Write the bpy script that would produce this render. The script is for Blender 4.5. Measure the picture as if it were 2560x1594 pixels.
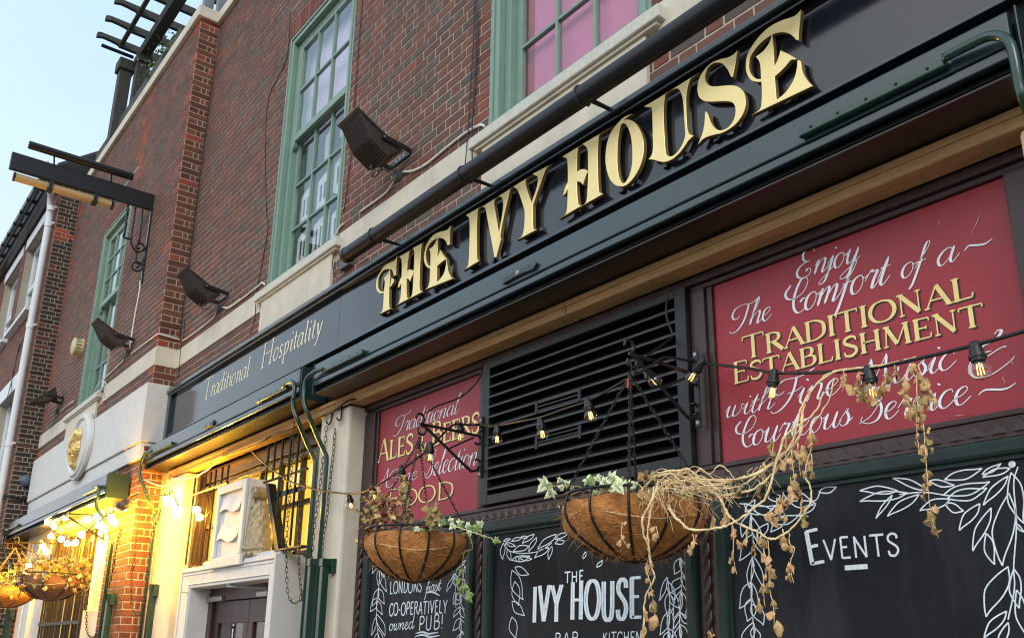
import bpy, math, random
import numpy as np
from mathutils import Vector, Matrix, Euler, noise as mnoise
for o in list(bpy.data.objects): bpy.data.objects.remove(o)
SC = bpy.context.scene; COL = SC.collection
rnd = random.Random(7)

# ---------------------------------------------------------------- camera
CAMP = Vector((0, -2.95, 1.6))
FPX, PPX, PPY = 2236.65, 1280.0, 960.0
_a, _b, _c = (math.radians(v) for v in (-51.94750111, 16.54557674, 0.84438943))
_F = Vector((math.sin(_a)*math.cos(_b), math.cos(_a)*math.cos(_b), math.sin(_b)))
_r = Vector((math.cos(_a), -math.sin(_a), 0)); _u = _r.cross(_F)
_R = math.cos(_c)*_r + math.sin(_c)*_u; _U = -math.sin(_c)*_r + math.cos(_c)*_u
cd = bpy.data.cameras.new('camera'); cam = bpy.data.objects.new('camera', cd); COL.objects.link(cam)
m = Matrix((_R, _U, -_F)).transposed().to_4x4(); m.translation = CAMP; cam.matrix_world = m
cd.sensor_width = 36; cd.lens = 36*FPX/2560; cd.shift_y = (960-797)/2560; cd.clip_start = .05; cd.clip_end = 2000
SC.camera = cam
SC.render.engine = 'CYCLES'; SC.cycles.pixel_filter_type = 'BLACKMAN_HARRIS'; SC.cycles.filter_width = 1.15

# ---------------------------------------------------------------- world, sun, exposure
SUN_EL, SUN_AZ = math.radians(38), math.radians(-160)     # azimuth of the light: from the street, a little left
w = bpy.data.worlds.new('World'); SC.world = w; w.use_nodes = True
nt = w.node_tree; nt.nodes.clear()
sky = nt.nodes.new('ShaderNodeTexSky'); sky.sky_type = 'NISHITA'; sky.sun_disc = False
sky.sun_elevation = SUN_EL; sky.sun_rotation = math.radians(200); sky.air_density = 1.0; sky.dust_density = 2.0; sky.ozone_density = 1.0
mx = nt.nodes.new('ShaderNodeMix'); mx.data_type = 'RGBA'; mx.inputs['Factor'].default_value = .72
tc = nt.nodes.new('ShaderNodeTexCoord'); sx_ = nt.nodes.new('ShaderNodeSeparateXYZ'); nt.links.new(tc.outputs['Generated'], sx_.inputs[0])
cr = nt.nodes.new('ShaderNodeValToRGB'); nt.links.new(sx_.outputs['Z'], cr.inputs[0])      # thin high overcast, paler and pinker towards the horizon
for i_, (p_, c_) in enumerate(((.0, (.78, .76, .80)), (.16, (.82, .85, .90)), (.34, (.68, .84, .95)), (.62, (.54, .75, .95)))):
    e_ = cr.color_ramp.elements[i_] if i_ < 2 else cr.color_ramp.elements.new(p_); e_.position = p_; e_.color = (*c_, 1)
sc_ = nt.nodes.new('ShaderNodeVectorMath'); sc_.operation = 'SCALE'; sc_.inputs['Scale'].default_value = 11.2
nz_ = nt.nodes.new('ShaderNodeTexNoise'); nz_.inputs['Scale'].default_value = 2.2; nz_.inputs['Detail'].default_value = 5; mq_ = nt.nodes.new('ShaderNodeMapping'); mq_.inputs['Scale'].default_value = (1, 1, 3.5); nt.links.new(tc.outputs['Generated'], mq_.inputs[0]); nt.links.new(mq_.outputs[0], nz_.inputs['Vector'])
mn_ = nt.nodes.new('ShaderNodeMapRange'); mn_.inputs['From Min'].default_value = .3; mn_.inputs['From Max'].default_value = .7; mn_.inputs['To Min'].default_value = 10.6; mn_.inputs['To Max'].default_value = 11.8; nt.links.new(nz_.outputs['Fac'], mn_.inputs['Value']); nt.links.new(mn_.outputs[0], sc_.inputs['Scale'])
nt.links.new(cr.outputs[0], sc_.inputs[0]); nt.links.new(sc_.outputs[0], mx.inputs['B'])
bg = nt.nodes.new('ShaderNodeBackground'); bg.inputs['Strength'].default_value = .10
wo = nt.nodes.new('ShaderNodeOutputWorld')
nt.links.new(sky.outputs[0], mx.inputs['A']); nt.links.new(mx.outputs['Result'], bg.inputs['Color']); nt.links.new(bg.outputs[0], wo.inputs[0])
sl = bpy.data.lights.new('sun', 'SUN'); sl.energy = 1.0; sl.angle = math.radians(25); sl.color = (1, .95, .88)
so = bpy.data.objects.new('sun', sl); COL.objects.link(so); so.location = (6, -12, 12)
so.rotation_euler = (Vector((.62, -.62, .55))).to_track_quat('Z', 'Y').to_euler()
vs = SC.view_settings; vs.view_transform = 'Standard'; vs.look = 'None'; vs.gamma = 1; vs.use_curve_mapping = False; vs.exposure = .42

# ---------------------------------------------------------------- measuring helpers: a point of the photograph on a known plane
S = .19846
CR = {'a':(2200,0,S),'b':(2200,300,S),'c':(2200,900,S),'d':(1640,1000,S),'e':(1640,560,S),'f':(1100,1100,S),'g':(860,860,.23153),'h':(720,880,S),
'i':(380,900,S),'j':(340,1060,S),'k':(420,1160,S),'l':(420,1340,.16799),'m':(0,1140,S),'n':(0,1330,.17459),'o':(0,900,S),'p':(200,0,.2182),
'q':(880,200,S),'s':(560,560,S),'t':(380,800,.13226),'u':(0,330,.24465),'v':(760,880,.11905),
'A':(0,0,.3505),'B':(640,0,.3505),'C':(1280,0,.3505),'D':(1920,0,.3505),'E':(0,530,.3505),'F':(640,530,.3505),'G':(1280,530,.3505),'H':(1920,530,.3505),
'I':(0,1060,.3532),'J':(640,1060,.3532),'K':(1280,1060,.3532),'L':(1920,1060,.3532),'w1':(0,470,.19841),'w2':(0,740,.19841),'w3':(0,1000,.19841),
'x1':(200,480,.16529),'x2':(380,640,.1455),'T1':(930,540,.17192),'T2':(1150,400,.18519),'T3':(1400,270,.19185),'T4':(1600,170,.17192),
'T5':(1700,90,.18519),'T6':(1700,0,S),'Z':(0,0,1.05435),'y1':(540,1040,.16538),'y2':(640,1260,.38462),'y3':(60,1200,.28791),'y4':(0,1380,.24650),'r5':(1180,620,.0823)}
def ray(k, u, v):
    x0, y0, s = CR[k]; px, py = x0+u*s, y0+v*s
    return _F*FPX + _R*(px-PPX) - _U*(py-PPY)
def P(k, u, v, y=0.0):
    d = ray(k, u, v); return CAMP + d*((y-CAMP.y)/d.y)
def PX(k, u, v, x):
    d = ray(k, u, v); return CAMP + d*((x-CAMP.x)/d.x)
def proj(p):
    v = Vector(p)-CAMP; z = v.dot(_F); return PPX+FPX*v.dot(_R)/z, PPY-FPX*v.dot(_U)/z, z

# ---------------------------------------------------------------- materials
MATS = {}
def mat(name, col, rough=.6, metal=0, var=.12, vscale=6., bump=.0, bscale=60., coat=0, emit=None, estr=0, alpha=1, trans=0, dirt=0, rvar=0, attr=False, spec=.5, aniso=None, dcol=(.12,.105,.085)):
    if name in MATS: return MATS[name]
    m = bpy.data.materials.new(name); m.use_nodes = True; n = m.node_tree.nodes; l = m.node_tree.links
    b = n['Principled BSDF']; b.inputs['Roughness'].default_value = rough; b.inputs['Metallic'].default_value = metal
    b.inputs['Specular IOR Level'].default_value = spec
    b.inputs['Coat Weight'].default_value = coat; b.inputs['Coat Roughness'].default_value = .08
    if trans: b.inputs['Transmission Weight'].default_value = trans
    g = n.new('ShaderNodeNewGeometry'); mp = n.new('ShaderNodeMapping'); l.new(g.outputs['Position'], mp.inputs[0])
    if aniso: mp.inputs['Scale'].default_value = aniso
    nz = n.new('ShaderNodeTexNoise'); nz.inputs['Scale'].default_value = vscale; nz.inputs['Detail'].default_value = 6; nz.inputs['Roughness'].default_value = .65
    l.new(mp.outputs[0], nz.inputs['Vector'])
    if attr:
        at = n.new('ShaderNodeAttribute'); at.attribute_name = 'Col'; base = at.outputs['Color']
    else:
        rg = n.new('ShaderNodeRGB'); rg.outputs[0].default_value = (*col, 1); base = rg.outputs[0]
    mr = n.new('ShaderNodeMapRange'); mr.inputs['From Min'].default_value = .3; mr.inputs['From Max'].default_value = .7
    mr.inputs['To Min'].default_value = 1-var; mr.inputs['To Max'].default_value = 1+var
    l.new(nz.outputs['Fac'], mr.inputs['Value'])
    mul = n.new('ShaderNodeVectorMath'); mul.operation = 'SCALE'; l.new(base, mul.inputs[0]); l.new(mr.outputs[0], mul.inputs['Scale'])
    out = mul.outputs[0]
    if dirt:
        n2 = n.new('ShaderNodeTexNoise'); n2.inputs['Scale'].default_value = 2.3; n2.inputs['Detail'].default_value = 8; n2.inputs['Roughness'].default_value = .7
        mp2 = n.new('ShaderNodeMapping'); mp2.inputs['Scale'].default_value = (1.6, 1.6, .35); l.new(g.outputs['Position'], mp2.inputs[0]); l.new(mp2.outputs[0], n2.inputs['Vector'])
        r2 = n.new('ShaderNodeMapRange'); r2.inputs['From Min'].default_value = .5; r2.inputs['From Max'].default_value = .75; r2.inputs['To Max'].default_value = dirt
        l.new(n2.outputs['Fac'], r2.inputs['Value'])
        mm = n.new('ShaderNodeMix'); mm.data_type = 'RGBA'; l.new(r2.outputs[0], mm.inputs['Factor']); l.new(out, mm.inputs['A']); mm.inputs['B'].default_value = (*dcol, 1)
        out = mm.outputs['Result']
    l.new(out, b.inputs['Base Color'])
    if rvar:
        r3 = n.new('ShaderNodeMapRange'); r3.inputs['From Min'].default_value = .3; r3.inputs['From Max'].default_value = .7
        r3.inputs['To Min'].default_value = max(.02, rough-rvar); r3.inputs['To Max'].default_value = rough+rvar
        l.new(nz.outputs['Fac'], r3.inputs['Value']); l.new(r3.outputs[0], b.inputs['Roughness'])
    if bump:
        n3 = n.new('ShaderNodeTexNoise'); n3.inputs['Scale'].default_value = bscale; n3.inputs['Detail'].default_value = 5
        l.new(mp.outputs[0], n3.inputs['Vector'])
        bp = n.new('ShaderNodeBump'); bp.inputs['Strength'].default_value = bump; bp.inputs['Distance'].default_value = .004
        l.new(n3.outputs['Fac'], bp.inputs['Height']); l.new(bp.outputs[0], b.inputs['Normal'])
    if emit:
        b.inputs['Emission Color'].default_value = (*emit, 1); b.inputs['Emission Strength'].default_value = estr
    MATS[name] = m; return m

BRICK = mat('brick', (.2,.08,.06), .85, var=.22, vscale=38, bump=.5, bscale=160, attr=True, dirt=.42, dcol=(.060,.050,.042))
MORTAR = mat('mortar', (.50,.39,.30), .95, var=.2, vscale=30, bump=.5, bscale=200, dirt=.35)
MORTAR2 = mat('mortar_pale', (.42,.37,.29), .95, var=.2, vscale=30, bump=.5, bscale=200, dirt=.5)
STONE = mat('painted_stone', (.68,.61,.48), .7, var=.09, vscale=5, bump=.25, bscale=110, dirt=.28, dcol=(.26,.22,.16))
STONE2 = mat('white_paint', (.70,.68,.64), .6, var=.06, vscale=7, bump=.2, bscale=90, dirt=.16, dcol=(.34,.31,.26))
ROUGHSTONE = mat('roughcast_sill', (.68,.65,.56), .85, var=.12, vscale=40, bump=.9, bscale=260, dirt=.12)
SAGE = mat('sage_green_paint', (.215,.325,.255), .45, var=.08, vscale=9, bump=.2, bscale=60, dirt=.16, dcol=(.12,.16,.12))
DKGREEN = mat('dark_green_enamel', (.016,.034,.036), .30, var=.06, vscale=2, coat=.55, rvar=.02)
FRAMEGRN = mat('frame_green', (.014,.030,.026), .5, spec=.35, var=.2, vscale=9, bump=.1, bscale=40)
GREENARM = mat('green_pole_paint', (.010,.045,.028), .28, var=.15, vscale=20, coat=.4)
PANELBLK = mat('fascia_gloss_black', (.012,.015,.022), .14, var=.25, vscale=3, dirt=.10, dcol=(.16,.16,.16), coat=.35, rvar=.05, bump=.03, bscale=3)
TRIMBLK = mat('black_trim', (.008,.008,.009), .30, var=.2, vscale=12, coat=.3)
SOFFIT = mat('soffit_metal', (.022,.014,.010), .42, var=.25, vscale=5)
GOLD = mat('gold_leaf', (1.0,.79,.35), .38, metal=.28, var=.07, vscale=14, bump=.15, bscale=40, rvar=.08)
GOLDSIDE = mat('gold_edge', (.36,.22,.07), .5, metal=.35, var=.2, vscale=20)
GOLDOLD = mat('old_gold_paint', (.40,.31,.17), .45, metal=.2, var=.25, vscale=24, bump=.3, bscale=90)
MAROON = mat('maroon_timber', (.040,.017,.015), .42, var=.3, vscale=9, bump=.25, bscale=50, coat=.15, aniso=(1,1,4))
REDPANEL = mat('red_panel', (.36,.028,.042), .42, var=.10, vscale=2.5, rvar=.08, coat=.08, spec=.35, bump=.10, bscale=14, dirt=.34, dcol=(.22,.022,.030))
TIMBER = mat('tan_timber', (.46,.27,.11), .6, var=.25, vscale=16, bump=.25, bscale=60, aniso=(.25,1,5))
CHALK = mat('blackboard', (.007,.008,.010), .5, spec=.28, var=.4, vscale=5, bump=.06, bscale=30, dirt=.13, dcol=(.20,.22,.25))
BLKFRAME = mat('louvre_black', (.013,.014,.015), .42, spec=.45, var=.25, vscale=20, bump=.12, bscale=50)
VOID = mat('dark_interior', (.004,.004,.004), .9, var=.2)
WHITEP = mat('sign_white', (.88,.89,.92), .5, var=.06, vscale=30)
CREAMP = mat('sign_cream', (.88,.80,.55), .5, var=.06, vscale=30)
YELP = mat('sign_yellow', (.95,.74,.28), .45, var=.08, vscale=30)
SHADP = mat('sign_drop_shade', (.03,.008,.008), .5, var=.1)
CHALKP = mat('chalk_white', (.82,.88,.90), .7, var=.16, vscale=60)
BLACKM = mat('black_iron', (.010,.010,.010), .42, var=.3, vscale=40, bump=.15, bscale=90)
TUBE = mat('tube_black', (.010,.010,.013), .45, var=.3, vscale=10, coat=.08, spec=.35)
FLOODM = mat('floodlight_brown', (.045,.034,.028), .42, var=.25, vscale=25, bump=.1, bscale=60)
CABLEW = mat('white_cable', (.80,.78,.72), .5, var=.12, vscale=30)
CABLEB = mat('black_cable', (.010,.008,.008), .5, var=.2)
STEEL = mat('grey_steel', (.36,.37,.38), .35, metal=.8, var=.15, vscale=20)
GREYBOX = mat('grey_junction', (.09,.10,.10), .5, var=.15)
CREAMBOX = mat('cream_plastic', (.62,.52,.30), .45, var=.08)
PVCW = mat('white_upvc', (.74,.76,.78), .4, var=.04)
WOODGREY = mat('weathered_timber', (.060,.058,.050), .8, var=.35, vscale=14, bump=.4, bscale=50, dirt=.2)
COIR = mat('coir', (.52,.21,.055), .95, var=.35, vscale=45, bump=1., bscale=150)
COIRF = mat('coir_fibre', (.60,.28,.09), .9, var=.35, vscale=60)
HESS = mat('brown_liner', (.20,.10,.05), .85, var=.3, vscale=12, bump=.4, bscale=40)
STRAW = mat('dry_stem', (.92,.69,.36), .75, var=.4, vscale=40)
DRYLEAF = mat('dry_leaf', (.70,.42,.19), .8, var=.35, vscale=60)
DRYLEAF2 = mat('withered_leaf', (.42,.29,.11), .8, var=.35, vscale=60)
REDLEAF = mat('red_leaf', (.22,.045,.03), .7, var=.4, vscale=60)
IVY = mat('ivy_green', (.20,.30,.08), .5, var=.5, vscale=45)
IVYV = mat('ivy_variegated', (.78,.80,.46), .5, var=.4, vscale=38)
SOIL = mat('soil', (.03,.02,.012), .95, var=.4, vscale=60)
CURTW = mat('lit_blind', (.8,.5,.1), .8, var=.18, vscale=5, emit=(1,.56,.05), estr=1.2)
CURTO = mat('lit_room', (.5,.2,.05), .8, var=.3, vscale=6, emit=(1,.32,.04), estr=.45)
PINK = mat('pink_blind', (.82,.20,.38), .6, var=.05, vscale=2)
REDB = mat('red_curtain', (.5,.04,.03), .7, var=.1)
LILAC = mat('lilac_blind', (.88,.66,.86), .6, var=.16, vscale=1.3)
LACE = mat('net_curtain', (.52,.50,.47), .8, var=.12, vscale=10, aniso=(8,1,.5))
PAPERM = mat('white_paper', (.78,.78,.80), .6, var=.06, vscale=12)
DARKROOM = mat('dim_room', (.05,.07,.07), .8, var=.6, vscale=3)
SLATE = mat('paving', (.18,.17,.16), .85, var=.2, vscale=3, bump=.3, bscale=30)
ASPH = mat('asphalt', (.05,.05,.052), .9, var=.25, vscale=8, bump=.6, bscale=120)
GUTTER = mat('black_gutter', (.010,.010,.010), .25, var=.2)
SOFFW = mat('white_soffit', (.76,.76,.76), .5, var=.05)
ORPAINT = mat('orange_tape', (.6,.08,.03), .5)

def glassmat(name, tint=(1,1,1), rough=.03, fac=.82, base0=.04):
    m = bpy.data.materials.new(name); m.use_nodes = True; n = m.node_tree.nodes; l = m.node_tree.links; n.clear()
    o = n.new('ShaderNodeOutputMaterial'); mixs = n.new('ShaderNodeMixShader'); tr = n.new('ShaderNodeBsdfTransparent'); gl = n.new('ShaderNodeBsdfGlossy')
    tr.inputs[0].default_value = (*tint, 1); gl.inputs['Roughness'].default_value = rough
    g0 = n.new('ShaderNodeNewGeometry'); dt = n.new('ShaderNodeVectorMath'); dt.operation = 'DOT_PRODUCT'; l.new(g0.outputs['Incoming'], dt.inputs[0]); l.new(g0.outputs['Normal'], dt.inputs[1])
    ab = n.new('ShaderNodeMath'); ab.operation = 'ABSOLUTE'; l.new(dt.outputs['Value'], ab.inputs[0]); om = n.new('ShaderNodeMath'); om.operation = 'SUBTRACT'; om.inputs[0].default_value = 1; l.new(ab.outputs[0], om.inputs[1])
    p5 = n.new('ShaderNodeMath'); p5.operation = 'POWER'; p5.inputs[1].default_value = 5; l.new(om.outputs[0], p5.inputs[0]); fr = n.new('ShaderNodeMath'); fr.operation = 'MULTIPLY_ADD'; fr.inputs[1].default_value = .96; fr.inputs[2].default_value = base0; l.new(p5.outputs[0], fr.inputs[0])
    g = n.new('ShaderNodeNewGeometry'); nz = n.new('ShaderNodeTexNoise'); nz.inputs['Scale'].default_value = 2.2; l.new(g.outputs['Position'], nz.inputs['Vector'])
    bp = n.new('ShaderNodeBump'); bp.inputs['Strength'].default_value = .12; bp.inputs['Distance'].default_value = .02; l.new(nz.outputs['Fac'], bp.inputs['Height']); l.new(bp.outputs[0], gl.inputs['Normal'])
    ad = n.new('ShaderNodeMath'); ad.operation = 'MULTIPLY'; l.new(fr.outputs[0], ad.inputs[0]); ad.inputs[1].default_value = fac
    l.new(ad.outputs[0], mixs.inputs[0]); l.new(tr.outputs[0], mixs.inputs[1]); l.new(gl.outputs[0], mixs.inputs[2]); l.new(mixs.outputs[0], o.inputs[0])
    MATS[name] = m; return m
GLASS = glassmat('window_glass', (.93,.95,.95), fac=1.3)
BULBG = glassmat('bulb_glass', (.97,.94,.88), fac=1.0, base0=.10)
FILAM = mat('filament', (.8,.5,.1), .5, emit=(1,.60,.22), estr=1.7)
LITBULB = mat('lit_bulb', (1,.8,.4), .5, emit=(1,.72,.22), estr=60)

# ---------------------------------------------------------------- mesh builder
class MB:
    def __init__(s): s.v = []; s.f = []; s.c = []
    def add(s, vs, fs, col=None):
        o = len(s.v); s.v += [tuple(v) for v in vs]; s.f += [tuple(i+o for i in f) for f in fs]
        if col is not None: s.c += [col]*len(fs)
        return s
    def box(s, x0, x1, y0, y1, z0, z1):
        x0, x1 = sorted((x0, x1)); y0, y1 = sorted((y0, y1)); z0, z1 = sorted((z0, z1))
        return s.add([(x0,y0,z0),(x1,y0,z0),(x1,y1,z0),(x0,y1,z0),(x0,y0,z1),(x1,y0,z1),(x1,y1,z1),(x0,y1,z1)],
              [(0,3,2,1),(4,5,6,7),(0,1,5,4),(1,2,6,5),(2,3,7,6),(3,0,4,7)])
    def tube(s, pts, r, n=8, caps=True):
        pts = [Vector(p) for p in pts]; rs = r if isinstance(r, (list, tuple)) else [r]*len(pts); ring = []; up = None; base = len(s.v)
        for i, p in enumerate(pts):
            t = (pts[min(i+1, len(pts)-1)]-pts[max(i-1, 0)])
            if t.length < 1e-9: t = Vector((0,0,1))
            t.normalize()
            if up is None:
                up = Vector((0,0,1)) if abs(t.z) < .9 else Vector((1,0,0))
            a = t.cross(up)
            if a.length < 1e-6: a = t.cross(Vector((1,.3,.2)))
            a.normalize(); b = a.cross(t); up = b
            for k in range(n):
                q = 2*math.pi*k/n; s.v.append(tuple(p+(a*math.cos(q)+b*math.sin(q))*rs[i]))
        for i in range(len(pts)-1):
            for k in range(n):
                k2 = (k+1) % n; s.f.append((base+i*n+k, base+i*n+k2, base+(i+1)*n+k2, base+(i+1)*n+k))
        if caps:
            s.f.append(tuple(base+k for k in range(n))[::-1]); e = base+(len(pts)-1)*n; s.f.append(tuple(e+k for k in range(n)))
        return s
    def lathe(s, prof, c=(0,0,0), n=20, M=None):
        b = len(s.v); c = Vector(c)
        for r, z in prof:
            for k in range(n):
                q = 2*math.pi*k/n; p = Vector((r*math.cos(q), r*math.sin(q), z))
                if M: p = M @ p
                s.v.append(tuple(p+c))
        for i in range(len(prof)-1):
            for k in range(n): k2 = (k+1) % n; s.f.append((b+i*n+k, b+i*n+k2, b+(i+1)*n+k2, b+(i+1)*n+k))
        return s
    def prism(s, poly, y0, y1):            # poly in (x,z), front face at y0
        n = len(poly); b = len(s.v)
        s.v += [(x, y0, z) for x, z in poly]+[(x, y1, z) for x, z in poly]
        s.f.append(tuple(b+i for i in range(n))); s.f.append(tuple(b+n+i for i in range(n))[::-1])
        for i in range(n): j = (i+1) % n; s.f.append((b+j, b+i, b+n+i, b+n+j))
        return s
    def mesh(s, name, mat=None, smooth=False, W=None):
        me = bpy.data.meshes.new(name)
        v = s.v if W is None else [tuple(W @ Vector(p)) for p in s.v]
        me.from_pydata(v, [], s.f)
        if s.c and len(s.c) == len(s.f):
            ca = me.color_attributes.new('Col', 'FLOAT_COLOR', 'CORNER')
            arr = np.repeat(np.array([(*c, 1) for c in s.c], dtype=np.float32), [len(f) for f in s.f], axis=0)
            ca.data.foreach_set('color', arr.ravel())
        if mat: me.materials.append(mat)
        if smooth: me.polygons.foreach_set('use_smooth', [True]*len(me.polygons))
        me.update(); return me
    def build(s, name, mat, parent=None, smooth=False, bevel=0, local=False, label=None, kind=None, recalc=False, auto=False):
        W = None
        if parent is not None and not local: W = wm(parent).inverted()
        me = s.mesh(name, mat, smooth or auto, W)
        if recalc or auto:
            import bmesh
            bm = bmesh.new(); bm.from_mesh(me)
            if recalc: bmesh.ops.recalc_face_normals(bm, faces=bm.faces)
            if auto:
                for e in bm.edges:
                    if len(e.link_faces) == 2 and e.calc_face_angle(0) > .6: e.smooth = False
            bm.to_mesh(me); bm.free()
        o = bpy.data.objects.new(name, me); COL.objects.link(o)
        if parent is not None: o.parent = parent
        if bevel:
            b = o.modifiers.new('bevel', 'BEVEL'); b.width = bevel; b.segments = 2; b.limit_method = 'ANGLE'; b.harden_normals = False
        if label: o['label'] = label
        if kind: o['kind'] = kind
        return o
def wm(o):
    M = Matrix.LocRotScale(o.location, o.rotation_euler, o.scale)
    return wm(o.parent) @ M if o.parent else M
def thing(name, label, cat, loc=(0,0,0), rot=(0,0,0), group=None):
    o = bpy.data.objects.new(name, None); COL.objects.link(o); o.location = loc; o.rotation_euler = rot; o.empty_display_size = .1
    o['label'] = label; o['category'] = cat
    if group: o['group'] = group
    return o
def tag(o, label, cat, group=None):
    o['label'] = label; o['category'] = cat
    if group: o['group'] = group
    return o
def copy_tree(o, parent=None):
    c = o.copy(); COL.objects.link(c); c.parent = parent
    for ch in list(o.children): copy_tree(ch, c)
    return c
def inst(name, me, loc, rot=(0,0,0), parent=None, scale=1., label=None):      # a mesh placed in world space under a parent
    o = bpy.data.objects.new(name, me); COL.objects.link(o)
    M = Matrix.LocRotScale(Vector(loc), rot if not isinstance(rot, tuple) else Euler(rot), Vector((scale,)*3) if not hasattr(scale, '__len__') else Vector(scale))
    if parent is not None: o.parent = parent; M = wm(parent).inverted() @ M
    o.matrix_local = M
    if label: o['label'] = label
    return o
def smooth_pts(p, seg=6, closed=False):
    """Catmull-Rom through points; a point with a third value is a corner."""
    n = len(p); out = []; q = [Vector((a[0], a[1])) if len(a) < 4 else Vector(a[:3]) for a in p]; cor = [len(a) == 3 for a in p]
    rng = range(n) if closed else range(n-1)
    for i in rng:
        j = (i+1) % n; p1, p2 = q[i], q[j]
        p0 = q[(i-1) % n] if (closed or i > 0) and not cor[i] else p1+(p1-p2)
        p3 = q[(j+1) % n] if (closed or j < n-1) and not cor[j] else p2+(p2-p1)
        for t in range(seg):
            t /= seg
            out.append(.5*((2*p1)+(p2-p0)*t+(2*p0-5*p1+4*p2-p3)*t*t+(3*p1-p0-3*p2+p3)*t**3))
    if not closed: out.append(q[-1])
    return out
def spl3(pts, seg=6):
    q = [Vector(p) for p in pts]; out = []
    for i in range(len(q)-1):
        p1, p2 = q[i], q[i+1]; p0 = q[i-1] if i else p1*2-p2; p3 = q[i+2] if i+2 < len(q) else p2*2-p1
        for t in range(seg):
            t /= seg; out.append(.5*((2*p1)+(p2-p0)*t+(2*p0-5*p1+4*p2-p3)*t*t+(3*p1-p0-3*p2+p3)*t**3))
    out.append(q[-1]); return out
# ================================================================ setting
def struct(o): o['kind'] = 'structure'; return o
g = MB(); g.add([(-200,-200,-.12),(200,-200,-.12),(200,200,-.12),(-200,200,-.12)], [(0,1,2,3)]); struct(g.build('road', ASPH))
pv = MB().box(-60, 60, -4.6, 6, -.115, -.004).build('pavement', MORTAR2); struct(pv)
fl = MB()
for i in range(-20, 8):
    for j in range(7): fl.box(i*.9+.004, i*.9+.892, -4.55+j*.6+.004, -4.55+j*.6+.594, -.01, 0)
o = fl.build('paving_slabs', SLATE, kind='stuff')

# ================================================================ pub building
PUB = thing('pub_building', 'red brick pub with cream bands, sage green sash windows and maroon shopfront', 'pub', (-8, 0, 0))
YB = -.24; XP = -9.89; XN = -15.75
recs = []
def bcol(kind, r=rnd):
    t = r.random()
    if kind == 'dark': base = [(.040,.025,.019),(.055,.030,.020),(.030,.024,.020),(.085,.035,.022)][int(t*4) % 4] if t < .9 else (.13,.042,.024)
    elif kind == 'red': base = [(.19,.058,.036),(.22,.066,.040),(.155,.050,.034)][int(t*3) % 3]
    elif kind == 'pier': base = [(.150,.050,.024),(.175,.060,.028),(.120,.042,.022),(.195,.064,.030)][int(t*4) % 4]
    elif kind == 'burnt': base = [(.36,.070,.025),(.30,.060,.028)][int(t*2) % 2]
    else:
        if t < .48: base = (.172,.072,.048)
        elif t < .72: base = (.136,.065,.048)
        elif t < .92: base = (.114,.080,.062)
        else: base = (.215,.066,.042)
    k = .85+.3*r.random(); return tuple(c*k for c in base)
def lay(face, plane, u0, u1, z0, z1, holes=(), kind=lambda u, z: 'main', own='pub', bond='flemish', off=0.0):
    c0 = int(math.floor(z0/.075)); c1 = int(math.ceil(z1/.075))
    for c in range(c0, c1):
        za, zb = c*.075+.0058, c*.075+.0692
        za, zb = max(za, z0), min(zb, z1)
        if zb-za < .015: continue
        free = [(u0, u1)]
        for (a, b, ha, hb) in holes:
            if ha < (za+zb)/2 < hb:
                nf = []
                for (p, q) in free:
                    if b <= p or a >= q: nf.append((p, q)); continue
                    if p < a: nf.append((p, a))
                    if b < q: nf.append((b, q))
                free = nf
        for (p, q) in free:
            if bond == 'quoin':                   # return faces: full bricks over header and closers
                L = q-p; cuts = ([0, min(.225, L), L] if L > .3 else [0, L]) if c % 2 else ([0, .113, .178, L] if L > .3 else [0, .118, .178, L])
                segs = [(p+cuts[i], p+cuts[i+1]) for i in range(len(cuts)-1)]
            else:
                per = .3375; x = off+math.floor((p-off)/per-1)*per + (c % 2)*.16875; segs = []
                while x < q: segs += [(x, x+.225), (x+.225, x+per)]; x += per
            for (a, b) in segs:
                a2, b2 = max(a+.0058, p+.002), min(b-.0058, q-.002)
                if b2-a2 < .025: continue
                recs.append((own, face, plane, a2, b2, za, zb, bcol(kind((a+b)/2, (za+zb)/2))))
WIN = [(-7.48, -6.065), (-4.05, -2.64)]; W3 = (-13.39, -11.98); ZS, ZH = 4.74, 7.49
def kmain(u, z):
    for a, b in WIN:
        if z < ZH+.1 and (a-.13 < u < a or b < u < b+.13): return 'red' if rnd.random() < .6 else 'main'
    return 'main'
def kbay(u, z):
    if u > XP-.24: return 'burnt' if (z > 8.9 or rnd.random() < .18) else 'red'
    if u < XN+.3: return 'burnt' if rnd.random() < .25 else 'red'
    if -12.2 < u < -11.6 and z > 7.7 and rnd.random() < .35: return 'burnt'
    if W3[0]-.13 < u < W3[0] or W3[1] < u < W3[1]+.13: return 'red'
    return 'main'
holes = [(a, b, ZS, ZH+.23) for a, b in WIN]+[(-20, 5, 4.574, 4.79)]
lay('F', 0.0, XP, .6, 4.2, 9.13, holes, kmain)
lay('F', YB, XN, XP, 4.40, 9.13, [(W3[0], W3[1], ZS, ZH+.23), (-20, 0, 4.574, 4.79)], kbay)
lay('R', XP, YB, 0, 4.37, 9.13, [(-9, 9, 4.574, 4.79)], lambda u, z: 'burnt' if z > 8.98 or (rnd.random() < .04) else 'pier', bond='quoin')
lay('F', YB, -10.79, XP, .0, 3.55, (), lambda u, z: 'pier')
lay('R', XP, YB, 0, .0, 3.66, (), lambda u, z: 'red' if rnd.random() < .5 else 'pier', bond='quoin')
lay('F', YB, XN, -15.28, .0, 3.55, (), lambda u, z: 'pier')
# soldier courses over the window heads
for (a, b), pl in [(WIN[0], 0.0), (WIN[1], 0.0), (W3, YB)]:
    x = a-.08
    while x < b+.06: recs.append(('pub', 'F', pl-.002, x+.004, x+.066, ZH+.006, ZH+.222, bcol('red'))); x += .072
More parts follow.
